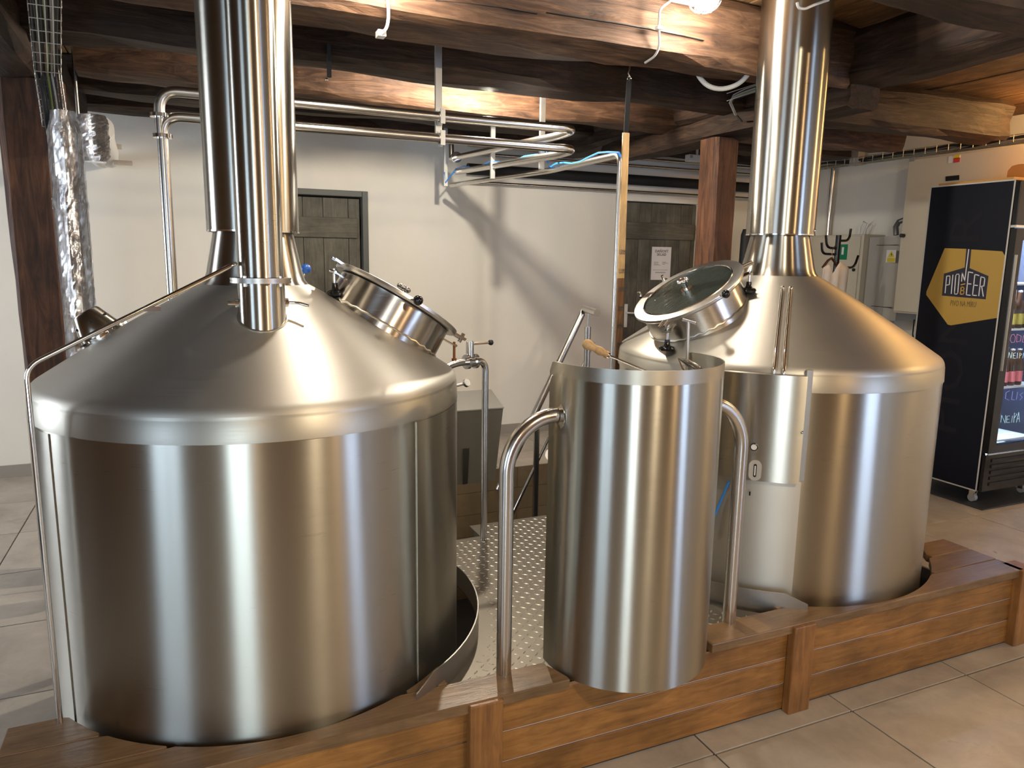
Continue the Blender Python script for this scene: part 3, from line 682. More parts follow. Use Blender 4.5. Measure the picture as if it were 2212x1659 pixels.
# ================================================================== COLUMN
col = thing('steel_column', 'half-round steel stand with open back between the two vessels', 'stand', (CC.x, CC.y, TZ))
cz1 = 1.262; cz0 = .318; NB = 60
def shell(r, z0f, z1f, mt, name, a0, a1, th=.003):
    mb = MB(); vs = []; fs = []
    for i in range(NB+1):
        f = i/NB; a = a0+(a1-a0)*f; e = min(f, 1-f)*(a1-a0)*r
        dz = .03-math.sqrt(max(0, .03**2-(.03-min(e, .03))**2))
        for rr, z in ((r, z0f), (r+th, z0f), (r+th, z1f-dz), (r, z1f-dz)): vs.append((CC.x+rr*math.cos(a), CC.y+rr*math.sin(a), z))
    for i in range(NB):
        for k in range(4): fs.append((4*i+k, 4*i+(k+1) % 4, 4*i+4+(k+1) % 4, 4*i+4+k))
    fs += [(0, 1, 2, 3), (4*NB+3, 4*NB+2, 4*NB+1, 4*NB)]
    return obj(name, mb.add(vs, fs, True), mt, col)
A0, A1 = math.radians(-185), math.radians(18)
shell(RC-.003, cz0, cz1-.04, STEEL, 'shell', A0, A1)
def shell2():
    return shell(RC-.0035, cz1-.0402, cz1, BAND, 'top_band', A0, A1, .0035)
shell2()
ww = obj('inner_shelf', MB().lathe([(.0005, .95), (RC-.01, .95)], CC, n=32), DULL, col)
obj('inner_post', MB().cyl((CC.x, CC.y, .318), (CC.x, CC.y, .95), .03), DULL, col)
for s_, lab in ((-1, 'left'), (1, 'right')):
    fx = CC.x+s_*.423; 
    zt_ = 1.107
    pts = [(fx, 1.857, TZ), (fx, 1.857, zt_), (CC.x+s_*.255, 1.857, zt_)]
    hr = thing('curved_handrail', 'polished steel curved rail on the '+lab+' side of the central column', 'rail', (fx, 1.857, TZ), 'curved rails of the column')
    pp = [Vector(pts[0])]
    for i in range(15): t = i/14*math.pi/2; rr = .15; pp.append(Vector((fx-s_*rr+s_*rr*math.cos(t), 1.857, zt_-.16*1+.16*math.sin(t))))
    pp.append(Vector(pts[2])); pp = [pp[0], pp[0].lerp(pp[1], .5)]+pp[1:]
    obj('tube', MB().tube(pp, .0225, 24), PIPE, hr)
    obj('wall_rosette', MB().lathe([(.026, 0), (.045, .001), (.045, .004), (.026, .006)], (CC.x+s_*.262, 1.857, zt_), (s_, 0, 0), 32), CHROME, hr)
    obj('floor_collar', MB().lathe([(.024, 0), (.0245, .008), (.0225, .01)], (fx, 1.857, TZ), n=24), DULL, hr)
# ladle with wooden handle
h0 = ay(1262, 740, 1.93); h1 = ay(1309, 765, 1.90); rd = (h1-h0).normalized(); tip = ay(1395, 801, 1.84)
ld_ = thing('ladle', 'wooden-handled steel ladle leaning in the column top', 'ladle', tip)
Lh = (h1-h0).length
obj('handle', MB().lathe([(.0005, -.004), (.010, -.002), (.0155, .006), (.0165, .014), (.013, .026), (.0105, .036), (.0125, .046), (.0138, .053), (.0125, .060), (.0095, .068), (.0115, .080), (.0115, Lh*.95), (.0075, Lh)], h0, rd, 24), HAND, ld_)
obj('ferrule', MB().lathe([(.0095, Lh*.97), (.0085, Lh+.012), (.0005, Lh+.012)], h0, rd, 20), CHROME, ld_)
bw = Vector((1.2, 1.83, 1.12)); obj('rod', MB().tube([h1, tip, tip.lerp(bw, .6), bw], .0032, 8), CHROME, ld_); obj('bowl', MB().lathe([(.001, -.05), (.028, -.044), (.042, -.02), (.045, 0)], bw, (0, 0, 1), 24), CHROME, ld_)
# T handle rod
ta = ay(1487, 694, 1.95); tb_ = ay(1489, 790, 1.92)
tr = thing('t_handle_rod', 'thin steel rod with a short T handle standing in the column', 'rod', (tb_.x, tb_.y, .95))
obj('rod', MB().cyl((tb_.x, tb_.y, .952), ta, .0055), DULL, tr); obj('crossbar', MB().cyl(ta+Vector((-.012, .015, .004)), ta+Vector((.016, -.02, -.006)), .005), DULL, tr)
# wire whisk / scoop loops
wk = thing('wire_whisk', 'steel whisk with curved wires lying in the column top, right side', 'whisk', (1.38, 1.80, 1.18))
for k in range(5):
    a = ay(1466, 774, 1.93); b = ay(1526, 797, 1.74+.0); off = Vector((0, .012*(k-2), -.010*abs(k-2)))
    m1 = a.lerp(b, .4)+Vector((0, 0, .006))+off*1.4; m2 = a.lerp(b, .75)+off*2.0
    obj('wire', MB().tube([a, m1, m2, b+off*.8+Vector((0, 0, -.012)), Vector((1.36, 1.84, 1.0))], .0028, 6), CHROME, wk)
# ================================================================== VALVE PIPE right of left vessel
vf = az(1045, 1166, TZ)
vp = thing('valve_pipe', 'standing steel drain pipe with butterfly valve right of the left vessel', 'pipe', (vf.x, vf.y, TZ))
vt = ay(1040, 778, vf.y); r_ = .0145
e1 = Vector((vf.x, vf.y, vt.z)); e0 = ay(985, 775, vf.y-.02); e0.z = e1.z-.0; sde = Vector((CL.x+RL*.93, CL.y+.36, e1.z-.07)); 
obj('pipe', MB().tube(bend([vf, e1, Vector((e1.x-.16, e1.y-.05, e1.z)), Vector((CL.x+.53, CL.y+.29, e1.z-.10))], .05), r_, 16), PIPE, vp)
vb = Vector((e1.x-.075, e1.y-.023, e1.z)); dx = Vector((1, .3, 0)).normalized()
vl_ = MB()
for s_ in (-.028, .014): vl_.cyl(vb+dx*s_, vb+dx*(s_+.014), .031, 24)
vl_.cyl(vb-dx*.02, vb+dx*.02, .024, 20)
va = obj('valve_body', vl_, CHROME, vp); obj('valve_stem', MB().cyl(vb+Vector((-.005, 0, .02)), vb+Vector((-.005, 0, .085)), .017, 20).cyl(vb+Vector((-.005, 0, .08)), vb+Vector((-.005, 0, .088)), .013, 20), CHROME, va)
hz = vb+Vector((.0, 0, .074)); he = ay(1060, 747, hz.y); he.z = hz.z+.004
obj('valve_lever', MB().cyl(hz, he, .0052), CHROME, va); obj('lever_ball', MB().sphere(he, .0125, 18), BLACK, va)
# thermometer dial
td = ay(1010, 826, vf.y-.12); 
th_ = thing('dial_gauge', 'small round dial gauge low behind the left vessel, beside the valve pipe', 'gauge', td)
nn = Vector((.35, -.8, .45)).normalized()
obj('dial_case', MB().cyl(td-nn*.012, td, .017, 24), CHROME, th_); obj('dial_face', MB().cyl(td, td+nn*.001, .0145, 24), WHP, th_); obj('stem', MB().cyl(td-nn*.012, Vector((CL.x+.5, CL.y+.35, td.z-.06)), .006), DULL, th_)
# grey cabinet in the pit
gb = thing('steel_box', 'grey steel box with sloping pale top standing behind the left vessel', 'box', (1.7, 4.3, -1))
def slab(pts, d): return MB().prism(pts, d)
T0, T1, T2, T3 = ay(950, 893, 3.75), ay(1087, 881, 3.75), ay(1060, 844, 4.35), ay(930, 850, 4.35)
T0.z = T1.z = (T0.z+T1.z)/2; T2.z = T3.z = (T2.z+T3.z)/2
b0, b1 = ay(955, 1050, 3.80), ay(1069, 1038, 3.80); b0.z = b1.z; k0 = Vector((b0.x, 4.3, b0.z)); k1 = Vector((b1.x, 4.3, b1.z))
obj('housing', MB().add([T0, T1, T2, T3, b0, b1, k1, k0], [(4, 5, 1, 0), (5, 6, 2, 1), (6, 7, 3, 2), (7, 4, 0, 3), (4, 7, 6, 5)]), mat('grey_enamel', (.16, .15, .125), .4), gb)
obj('lid', MB().prism([T0+Vector((-.004, -.004, 0)), T1+Vector((.004, -.004, 0)), T2+Vector((.004, .004, 0)), T3+Vector((-.004, .004, 0))], (0, 0, .006)), GALV, gb)
obj('stand_leg', MB().box((b0.x+.02, 4.0, -1), (b0.x+.06, 4.04, b0.z)).box((b0.x+.02, 4.2, -1), (b0.x+.06, 4.24, b0.z)), DULL, gb)
q1 = ay(1012, 968, 3.74); obj('bracket_plate', MB().prism([ay(1000, 969, 3.745), ay(1014, 968, 3.745), ay(1010, 1045, 3.79), ay(1000, 1047, 3.79)], (0, .003, 0)), DULL, gb)
# stair railing
RY = 4.45
sr_ = thing('stair_rail', 'steel stair railing descending into the pit behind the column', 'railing', (ay(1158, 1100, RY).x, RY, -1))
ra, rb = ay(1262, 667, RY), ay(1105, 1010, RY); rend = ay(1291, 671, RY-.35); rend.z = ra.z; rb = ra+(ay(1165, 872, RY)-ra)*1.9
obj('handrail', MB().tube([rend, ra, ra+(rb-ra)*.03, rb], .0245, 18), PIPEX, sr_)
mr = ay(1183, 950, RY); m2_ = mr+(rb-ra)*.5; m1_ = mr-(rb-ra)*.55
obj('mid_rail', MB().tube([m1_, m2_], .011, 12), PIPEX, sr_)
p1 = ay(1270, 706, RY-.06); obj('rail_post', MB().cyl((p1.x, RY-.06, p1.z), (p1.x, RY-.06, -.75), .022).cyl((p1.x, RY-.06, p1.z-.01), (p1.x, RY-.06, ra.z-.01), .005), PIPEX, sr_)
p2 = ay(1158, 1000, RY); obj('rail_post', MB().cyl((p2.x, RY, -1.0), (p2.x, RY, ra.z+(p2.x-ra.x)*(rb.z-ra.z)/(rb.x-ra.x)), .021), PIPEX, sr_)
# ================================================================== CEILING PIPEWORK
PYY = 3.10
zu = (ay(400, 212, PYY).z+ay(1100, 256, PYY).z)/2; zl = (ay(420, 262, PYY).z+ay(1100, 305, PYY).z)/2
xl_u = ay(345, 240, PYY+.03).x; xl_l = ay(358, 400, PYY).x; xr_ = ay(1205, 290, PYY).x
U = thing('ceiling_pipe', 'upper of the two parallel steel pipes under the beams', 'pipe', (xl_u, PYY+.05, zu), 'ceiling pipes')
wA = ay(985, 340, 5.1)
turn = lambda z_: [Vector((xr_, PYY, z_)), Vector((xr_+.05, PYY+.02, z_)), Vector((xr_+.09, PYY+.07, z_)), Vector((xr_+.09, PYY+.13, z_))]
obj('pipe', MB().tube(bend([(xl_u, PYY, zl-.08), (xl_u, PYY, zu), Vector((xr_+.09, PYY, zu)), Vector((xr_+.10, PYY+.2, zu)), Vector((wA.x, 5.1, wA.z))], .07, 9), .0195, 16), PIPEX, U)
obj('union_nut', MB().lathe([(.02, 0), (.034, 0), (.034, .013), (.02, .013)], (xl_u, PYY, ay(343, 253, PYY).z), n=24), CHROME, U)
obj('elbow', MB().tube([(wA.x, 5.1, wA.z), (wA.x-.01, 5.17, wA.z), (wA.x-.01, 5.18, wA.z+.12)], .02, 12), PIPEX, U)
obj('union_nut', MB().lathe([(.02, 0), (.038, 0), (.038, .02), (.02, .02)], (wA.x, 5.08, wA.z), (0, 1, 0), n=20), CHROME, U)
Lw = thing('ceiling_pipe', 'lower parallel steel pipe turning down in front of the wall, left', 'pipe', (xl_l, PYY, .3), 'ceiling pipes')
wB = ay(985, 372, 5.3)
obj('pipe', MB().tube(bend([(xl_l, PYY-.0, .3), (xl_l, PYY-.0, zl), Vector((xr_+.09, PYY, zl)), Vector((xr_+.10, PYY+.2, zl)), Vector((wB.x, 5.3, wB.z))], .07, 9), .0195, 16), PIPEX, Lw)
obj('union_nut', MB().lathe([(.02, 0), (.034, 0), (.034, .013), (.02, .013)], (xl_l, PYY, ay(350, 298, PYY).z), n=24), CHROME, Lw)
Lc = thing('ceiling_pipe', 'lowest steel pipe with blue cable, turning down beside the wooden stick', 'pipe', ay(1332, 780, 3.0), 'ceiling pipes')
c0 = ay(975, 400, 5.4); c1 = ay(1190, 368, 3.9); c2 = ay(1342, 333, 3.0); c3 = ay(1326, 780, 3.0); c3.x = c2.x
obj('pipe', MB().tube(bend([c0, c1, c2, Vector((c2.x, c2.y, .2))], .06, 9), .0165, 14), PIPEX, Lc)
Lc.location = (c2.x, c2.y, .2)
for ch_ in Lc.children:
    ch_.location = -(Vector((c2.x, c2.y, .2))-ay(1332, 780, 3.0))
# vertical hangers
def hanger(px, ytop, ybot, Y, label, w_=.028):
    a = ay(px, ytop, Y); b = ay(px, ybot, Y)
    h_ = thing('pipe_hanger', label, 'hanger', (a.x, Y, max(a.z, 2.34)), 'pipe hangers')
    obj('strut', MB().box((a.x-w_/2, Y-.012, b.z), (a.x+w_/2, Y+.004, 2.62)), GALV, h_)
    return h_, a.x
h_, hx = hanger(946, 100, 305, PYY+.045, 'dark steel strut hanging from the ceiling, left of three pipe hangers')
for z_ in (zu, zl):
    for s_ in (-1, 1): obj('clamp', MB().box((hx-.010, PYY-.024 if s_ < 0 else PYY+.016, z_-.03), (hx+.010, PYY-.018 if s_ < 0 else PYY+.03, z_+.03)).lathe([(.0215, -.01), (.0215, .01)], (hx, PYY, z_), (1, 0, 0), 16), GALV, h_)
hanger(1065, 205, 386, 4.35, 'middle strut of the three pipe hangers, pale steel'); hanger(1172, 212, 366, 3.72, 'right-hand strut of the three pipe hangers, nearest the wooden stick')
hh_, _ = hanger(962, 300, 402, 5.35, 'short dark strut at the wall end of the ceiling pipes')
for (a, b, Y0, Y1) in (((1190, 312), (1168, 318), 3.3, 3.6),): pass
# blue cable on pipes
cb = [ay(960, 372, 5.34), ay(962, 395, 5.34), ay(985, 365, 5.28)]
pa = Vector((xr_+.12, PYY+.45, zl+.025)); pb = Vector((wB.x, 5.3, wB.z+.022))
for i in range(9): f = 1-i/8; q_ = pb.lerp(pa, 1-f); cb.append(q_+Vector((.004*math.sin(i*2.3), 0, .012*math.sin(i*1.9))))
tag(obj('blue_cable', MB().tube(cb, .0055, 8), BLUEC, None, cb[0]), 'blue cable tied along the middle ceiling pipe', 'cable')
cc_ = [ay(1180, 310, 3.66), ay(1183, 350, 3.70)]
for i in range(9): f = i/8; q_ = c1.lerp(c2, f); cc_.append(q_+Vector((-.012, 0, .016+.012*math.sin(i*1.3))))
cc_.append(Vector((c2.x+.02, c2.y-.012, c2.z-.06)))
tag(obj('blue_cable', MB().tube(cc_, .0048, 8), BLUEC, None, cc_[0]), 'blue cable along the lowest ceiling pipe beside the wooden stick', 'cable')
# thin pipes and a thick black rod along the back wall
for (ya, yb_, Y, r, mt, nm, lab) in ((325, 356, 5.72, .012, PIPEX, 'wall_pipe', 'upper thin steel pipe along the back wall'), (343, 371, 5.76, .012, PIPEX, 'wall_pipe', 'second thin steel pipe along the back wall, above the black rod'), (403, 425, 5.84, .013, PIPEX, 'wall_pipe', 'bronze-lit thin pipe along the back wall above the doors'), (376, 400, 5.82, .045, BLACKD, 'black_rod', 'thick black rod along the back wall')):
    a = ay(1010, ya-5, Y); b = ay(1620, yb_, Y); z_ = (a.z+b.z)/2
    tag(obj(nm, MB().cyl((a.x, Y, z_), (5.5, Y, z_), r, 16), mt, None, (a.x, Y, z_)), lab, 'pipe' if r < .03 else 'duct')
wq = ay(1506, 343, 5.5)
ef = thing('emergency_light', 'white oblong emergency light above the grey door near the brown post', 'light', wq)
obj('case', MB().box((wq.x-.11, wq.y-.03, wq.z-.03), (wq.x+.11, wq.y+.03, wq.z+.03)), WHP, ef, bev=.006); obj('label_patch', MB().box((wq.x-.10, wq.y-.032, wq.z-.0), (wq.x-.07, wq.y-.03, wq.z+.022)), GREYC, ef)
obj('bracket', MB().box((wq.x-.01, wq.y, wq.z+.03), (wq.x+.01, wq.y+.01, 2.63)), WHP, ef)
# ================================================================== LAMPS
def bulkhead(Q, lab_):
    bl = thing('bulkhead_lamp', lab_, 'lamp', Q+Vector((0, .05, .1)))
    obj('base', MB().box((Q.x-.06, Q.y+.03, Q.z+.0), (Q.x+.06, Q.y+.165, Q.z+.10)), WHP, bl, bev=.01)
    obj('glass_globe', MB().lathe([(.001, -.048), (.03, -.042), (.05, -.02), (.055, .01), (.055, .05)], Q+Vector((0, .02, -.01)), (0, 0, 1), 24), GLOW, bl)
    mb = MB()
    for k in range(6):
        a = k*math.pi/6; mb.tube([Q+Vector((.066*math.cos(a)*math.cos(t), .02+.066*math.sin(a)*math.cos(t), -.01-.062*math.sin(t))) for t in [math.pi*j/12 for j in range(13)]], .0018, 6)
    mb.tube([Q+Vector((.062*math.cos(t), .02+.062*math.sin(t), -.03)) for t in [2*math.pi*j/24 for j in range(25)]], .002, 6)
    obj('wire_cage', mb, CHROME, bl)
bulkhead(LA, 'lit caged bulkhead lamp on the bright front beam beside the right chimney')
bulkhead(LC, 'lit caged bulkhead lamp on the front beam above the left vessel')
b2 = thing('bulkhead_lamp', 'lamp hidden behind the dark beam, lighting the golden beam', 'lamp', LB+Vector((0, 0, .12)))
obj('globe', MB().sphere(LB+Vector((0, 0, .06)), .035), GLOW, b2); obj('base', MB().box((LB.x-.05, LB.y-.04, LB.z+.10), (LB.x+.05, LB.y+.04, LB.z+.2)), WHP, b2)
for i, (x, y) in enumerate(WARM+[(4.5, 1.35)]):
    q_ = thing('pendant_lamp', ('warm pendant lamp '+['above the camera, near', 'above the camera, right', 'above the camera, left', 'in front of the drinks fridge'][i]), 'lamp', (x, y, 2.6))
    obj('cord', MB().cyl((x, y, 2.42), (x, y, 2.625), .004), BLACK, q_); obj('bulb', MB().sphere((x, y, 2.385), .03), GLOWW, q_)
    obj('shade', MB().lathe([(.03, 2.44), (.14, 2.36), (.15, 2.325)], (x, y, 0), n=24), BLACK, q_)
# ================================================================== HANGING STICK
SY = 2.79
s0, s1 = ay(1352, 287, SY), ay(1334, 800, SY); sx = (s0.x+s1.x)/2
st = thing('dip_stick', 'long wooden measuring stick hanging on a black strap from the front beam', 'measuring stick', (ay(1358, 140, SY).x, SY, 2.35))
bq = Vector((s1.x, SY, s1.z-.35)); hw = .0155
obj('stick', MB().bar(s0, s0+(s1-s0)*.60, .031, .012, (0, 1, 0)), STICK, st, bev=.002)
obj('stained_lower_stick', MB().bar(s0+(s1-s0)*.60, s0+(s1-s0)*1.35, .031, .012, (0, 1, 0)), wood('stained_stick', (.10, .045, .015), (.17, .08, .03), (.24, .13, .05), (20, 20, 2), .5, .1), st, bev=.002, label='darker brown stained lower half of the stick')
strap_t = ay(1359, 172, SY); obj('strap', MB().bar(strap_t, s0+Vector((0, 0, -.02)), .022, .005, (0, 1, 0)), BLIND, st)
obj('hook', MB().tube([ay(1361, 132, SY), ay(1360, 150, SY), ay(1357, 158, SY), ay(1361, 166, SY), ay(1358, 176, SY)], .0035, 8).tube([strap_t+Vector((.009*math.cos(t), 0, .009*math.sin(t)+.004)) for t in [j*math.pi/8 for j in range(17)]], .002, 6), CHROME, st)
dd = (s1-s0)
for k, (py, s) in enumerate(((541, '1200'), (582, '1100'), (622, '1000'), (664, '900'), (703, '800'), (745, '700'))):
    f = (py-287)/(800-287); q_ = s0+dd*f
    text(s, .019, MT(q_+Vector((0, -.0075, .010)), (1, 0, 0), (0, 0, 1)), INK, st, 'numeral', .0003)
    obj('mark', MB().box((q_.x-.0155, q_.y-.0072, q_.z-.001), (q_.x+.0155, q_.y-.006, q_.z+.001)), INK, st)
# ================================================================== LEFT SIDE: foil pipe, cable tray
fx = Vector((-.425, 3.62, 0))
fp = thing('foil_pipe', 'thick foil-wrapped pipe beside the left timber post', 'pipe', (fx.x, fx.y, .3))
zt_ = ay(143, 250, 3.6).z
mb = MB(); pr = []
rnd = random.Random(5); nz = 110
vs = []; n_ = 40
for j in range(nz+1):
    z_ = .3+(zt_-.3)*j/nz
    for i in range(n_):
        a = 2*math.pi*i/n_; r_w = .063+.0022*math.sin(9*a+z_*5)*math.sin(z_*7)+rnd.uniform(-.0012, .0012)+(.004 if abs(z_-ay(160, 440, 3.6).z) < .02 else 0)
        if j > nz-4: r_w *= (1-.16*(j-nz+4)/2.2)
        vs.append((fx.x+r_w*math.cos(a), fx.y+r_w*math.sin(a), z_+(.02 if j == nz else 0)))
mb.add(vs, [(j*n_+i, j*n_+(i+1) % n_, (j+1)*n_+(i+1) % n_, (j+1)*n_+i) for j in range(nz) for i in range(n_)], True); mb.add(vs[-n_:], [tuple(range(n_))])
obj('wrapping', mb, FOILM, fp)
obj('floor_sleeve', MB().cyl((fx.x, fx.y, 0), (fx.x, fx.y, .3), .05), DULL, fp)
obj('hanger_rod', MB().cyl((fx.x+.0, fx.y, zt_), (fx.x-.02, fx.y, 2.6), .006), CHROME, fp)
v0 = ay(203, 300, 4.3)
fv = thing('foil_valve', 'foil-wrapped valve with white elbow cover between foil pipe and wall', 'valve', (v0.x, v0.y, v0.z))
mb = MB(); vs = []; rnd = random.Random(2)
for j in range(25):
    t = j/24; z_ = v0.z-.11+.22*t; 
    for i in range(28):
        a = 2*math.pi*i/28; r_w = .068*(1-max(0, (t-.8)*2)**2*.7)*(1-.3*max(0, .15-t)/.15)+rnd.uniform(-.004, .004); vs.append((v0.x+r_w*math.cos(a), v0.y+r_w*math.sin(a), z_))
mb.add(vs, [(j*28+i, j*28+(i+1) % 28, (j+1)*28+(i+1) % 28, (j+1)*28+i) for j in range(24) for i in range(28)], True); mb.add(vs[-28:], [tuple(range(28))]); mb.add(vs[:28], [tuple(range(28))[::-1]])
obj('foil', mb, FOILM, fv)
obj('elbow_cover', MB().tube([v0+Vector((.02, .05, .06)), ay(215, 300, 4.5), ay(232, 330, 4.7), ay(240, 350, 4.8)], [.07, .07, .055, .035], 20), WHP, fv)
obj('pipe_run', MB().tube([v0+Vector((.0, .04, -.07)), ay(215, 345, 4.8), ay(225, 350, 5.9)], .04, 16), WHP, fv)
for (a, b) in ((221, 314), (245, 350)): 
    q_ = ay(a, b, 4.65); obj('steel_bar', MB().box((q_.x, q_.y, q_.z-.012), (q_.x+.09, q_.y+.02, q_.z+.012)), DULL, fv)
obj('hanger_strip', MB().cyl(v0+Vector((-.06, 0, .10)), (v0.x-.06, v0.y, 2.6), .008), DULL, fv)
# cable tray along left girder
ctr = thing('cable_tray', 'wire mesh cable tray with black cables above the foil pipe', 'cable tray', (-.46, 3.3, 2.2))
ta_, tb2, tc = ay(95, -20, 2.7), ay(104, 165, 3.60), ay(120, 275, 3.63)
pathc = [ta_, ta_.lerp(tb2, .5), tb2, tb2.lerp(tc, .5), tc]
mb = MB()
for s_ in (-.045, -.022, 0, .022, .045): mb.tube([p+Vector((s_, 0, (abs(s_) > .04)*.02)) for p in pathc], .0022, 6)
obj('side_wire', mb, GALV, ctr)
mb = MB()
for i in range(16):
    f = i/15*4; k = min(int(f), 3); p = pathc[k].lerp(pathc[k+1], f-k); mb.tube([p+Vector((-.046, 0, .022)), p+Vector((-.046, 0, 0)), p+Vector((.046, 0, 0)), p+Vector((.046, 0, .022))], .002, 6)
obj('cross_wire', mb, GALV, ctr)
rnd = random.Random(9)
for k in range(9):
    s_ = -.034+.0085*k; mt = [BLACKM, BLACKM, BLACKM, BLACKM, mat('green_yellow_wire', (.14, .18, .02), .5), BLACKM, GREYC, BLACKM, BLACKM][k]
    obj('cable', MB().tube([p+Vector((s_+rnd.uniform(-.004, .004), -.006, .008+rnd.uniform(0, .01))) for p in pathc]+[tc+Vector((s_*.5, 0, -.15))], .0042, 6), mt, ctr)
cd = thing('conduit', 'thin white cable running down the post beside the foil pipe', 'cable', (-.50, 3.8, .2))
c_a = ay(118, 300, 3.78); c_b = ay(160, 740, 3.78)
obj('cable', MB().tube([c_a, Vector(((c_a.x+c_b.x)/2, 3.78, 1.5)), Vector((c_b.x, 3.78, .05))], .005, 8), WHP, cd)
q_ = ay(121, 440, 3.76); obj('junction_clip', MB().box((q_.x-.013, q_.y-.012, q_.z-.022), (q_.x+.013, q_.y+.012, q_.z+.022)), WHP, cd)
tag(obj('post_block', MB().box((-.50, 3.82, 1.98), (-.455, 4.03, 2.3)), OLDZ, None, (-.48, 3.9, 2.1), .008), 'short wooden block fixed to the top of the left post', 'block')
# ================================================================== CABLES ON THE FRONT BEAM
wc = thing('beam_cable', 'white cable with small junction clip hanging over the bright beam, left', 'cable', ay(838, 0, 2.58))
obj('cable', MB().tube(bend([ay(833, -30, 2.58), ay(838, 5, 2.58), ay(840, 35, 2.59), ay(836, 60, 2.60), ay(825, 73, 2.62)], .03, 4), .0055, 8), HOSE, wc)
q_ = ay(824, 74, 2.64); obj('clip', MB().box((q_.x-.016, q_.y-.02, q_.z-.010), (q_.x+.012, q_.y+.02, q_.z+.010)), WHP, wc)
gc = thing('beam_cable', 'grey cable clipped down the bright beam left of the lit lamp', 'cable', ay(1428, 60, 2.58))
obj('cable', MB().tube(bend([ay(1470, -20, 2.52), ay(1445, 5, 2.56), ay(1425, 18, 2.57), ay(1423, 60, 2.57), ay(1425, 100, 2.58), ay(1415, 122, 2.60), ay(1393, 136, 2.64)], .03, 4), .005, 8), GREYC, gc)
q_ = ay(1424, 61, 2.57); obj('clip', MB().box((q_.x-.014, q_.y-.012, q_.z-.006), (q_.x+.014, q_.y+.01, q_.z+.006)), WHP, gc)
tag(obj('white_hose_loop', MB().tube(bend([ay(1503, 130, 2.86), ay(1505, 160, 2.84), ay(1528, 187, 2.80), ay(1560, 194, 2.78), ay(1598, 182, 2.74), ay(1625, 150, 2.70), ay(1637, 110, 2.68)], .04, 4), .0105, 12), HOSE, None, ay(1560, 193, 2.78)), 'white hose hanging in a loop beside the right chimney', 'hose')
wb = thing('wire_bundle', 'bundle of grey-green wires under the girder left of the right chimney', 'wires', ay(1600, 210, 3.1)); rnd = random.Random(4)
for k in range(6):
    o_ = k*3; obj('wire', MB().tube([ay(1640, 182+o_*.9, 2.95), ay(1610, 192+o_, 3.0), ay(1585, 205+o_*.6, 3.05), ay(1576+o_*.3, 222, 3.08), ay(1588+o_*.2, 248, 3.1), ay(1600+o_*.2, 262, 3.3)], .004, 6), [GREYC, BLACKM, GREYC, mat('green_wire', (.15, .2, .08), .5), GREYC, BLACKM][k], wb)
mb = MB()
for dy in (0, 16): mb.tube([ay(1570, 202+dy, 3.02), ay(1600, 192+dy, 3.0), ay(1638, 180+dy, 2.95)], .002, 6)
obj('tray_wire', mb, GALV, wb)
# hooks in dark beams
for px, py, lab in ((1740, 14, 'white cable end curling out under the nearest beam'),):
    tag(obj('cable_end', MB().tube(bend([ay(1722, 5, 1.9), ay(1724, 17, 1.9), ay(1738, 20, 1.9), ay(1760, 10, 1.9), ay(1790, 0, 1.9)], .02, 4), .004, 8), HOSE, None, ay(1740, 14, 1.9)), lab, 'cable')
q_ = ay(711, 150, 3.28); hk = thing('small_hook', 'small dark bracket with shiny tip on the dark beam', 'hook', q_)
obj('bracket', MB().box((q_.x-.008, q_.y-.01, q_.z-.03), (q_.x+.008, q_.y+.01, q_.z+.1)), BLACKM, hk); obj('tip', MB().sphere(ay(706, 172, 3.27), .006), CHROME, hk)
# ================================================================== RIGHT WALL EQUIPMENT
XB = 5.3
bc = thing('white_cabinet', 'tall cream switch cabinet on the right wall behind the drinks fridge', 'cabinet', (XB, 3.8, 1.15))
zb0, zb1 = 1.16, 2.38
obj('body', MB().box((XB, 3.1, zb0), (WX, 4.28, zb1)), CABW, bc, bev=.008)
obj('door', MB().box((XB-.018, 3.12, zb0+.015), (XB-.001, 4.265, zb1-.015)), CABW, bc, bev=.004)
q_ = ax(1952, 509, XB-.02); obj('lock', MB().cyl(q_, q_+Vector((-.03, 0, 0)), .016, 16), BLACK, bc)
def rectX(px0, py0, px1, py1, X, th=.002):
    a = ax(px0, py0, X); b = ax(px1, py1, X); return MB().box((X-th, min(a.y, b.y), min(a.z, b.z)), (X, max(a.y, b.y), max(a.z, b.z)))
XS = XB-.0185
obj('warning_label', rectX(2050, 338, 2073, 350, XS), PAPER, bc); obj('red_patch', rectX(2060, 342, 2073, 350, XS-.002), RED, bc); obj('yellow_patch', rectX(2061, 336, 2073, 341.5, XS-.002), YEL, bc)
obj('name_label', rectX(1965, 341, 1976, 348, XS), GREYC, bc)
for k in range(3): obj('vent_slot', rectX(2043, 381+k*3.2, 2072, 382.4+k*3.2, XS), BLACKM, bc)
mb = MB()
for k in range(5): p = ax(1975+k*4, 690+k, 5.45); mb.tube([p, p+Vector((0, -.01*k, -.12)), p+Vector((.03, .02*(k-2), -.35))], .006, 6)
obj('cables_below', mb, BLACKM, bc)
tag(obj('wall_clip_light', rectX(2108, 326, 2124, 331, 5.6, .02), WHP, None, (5.6, 3.7, 2.3)), 'small pale rectangle fixed high on the right wall', 'fitting')
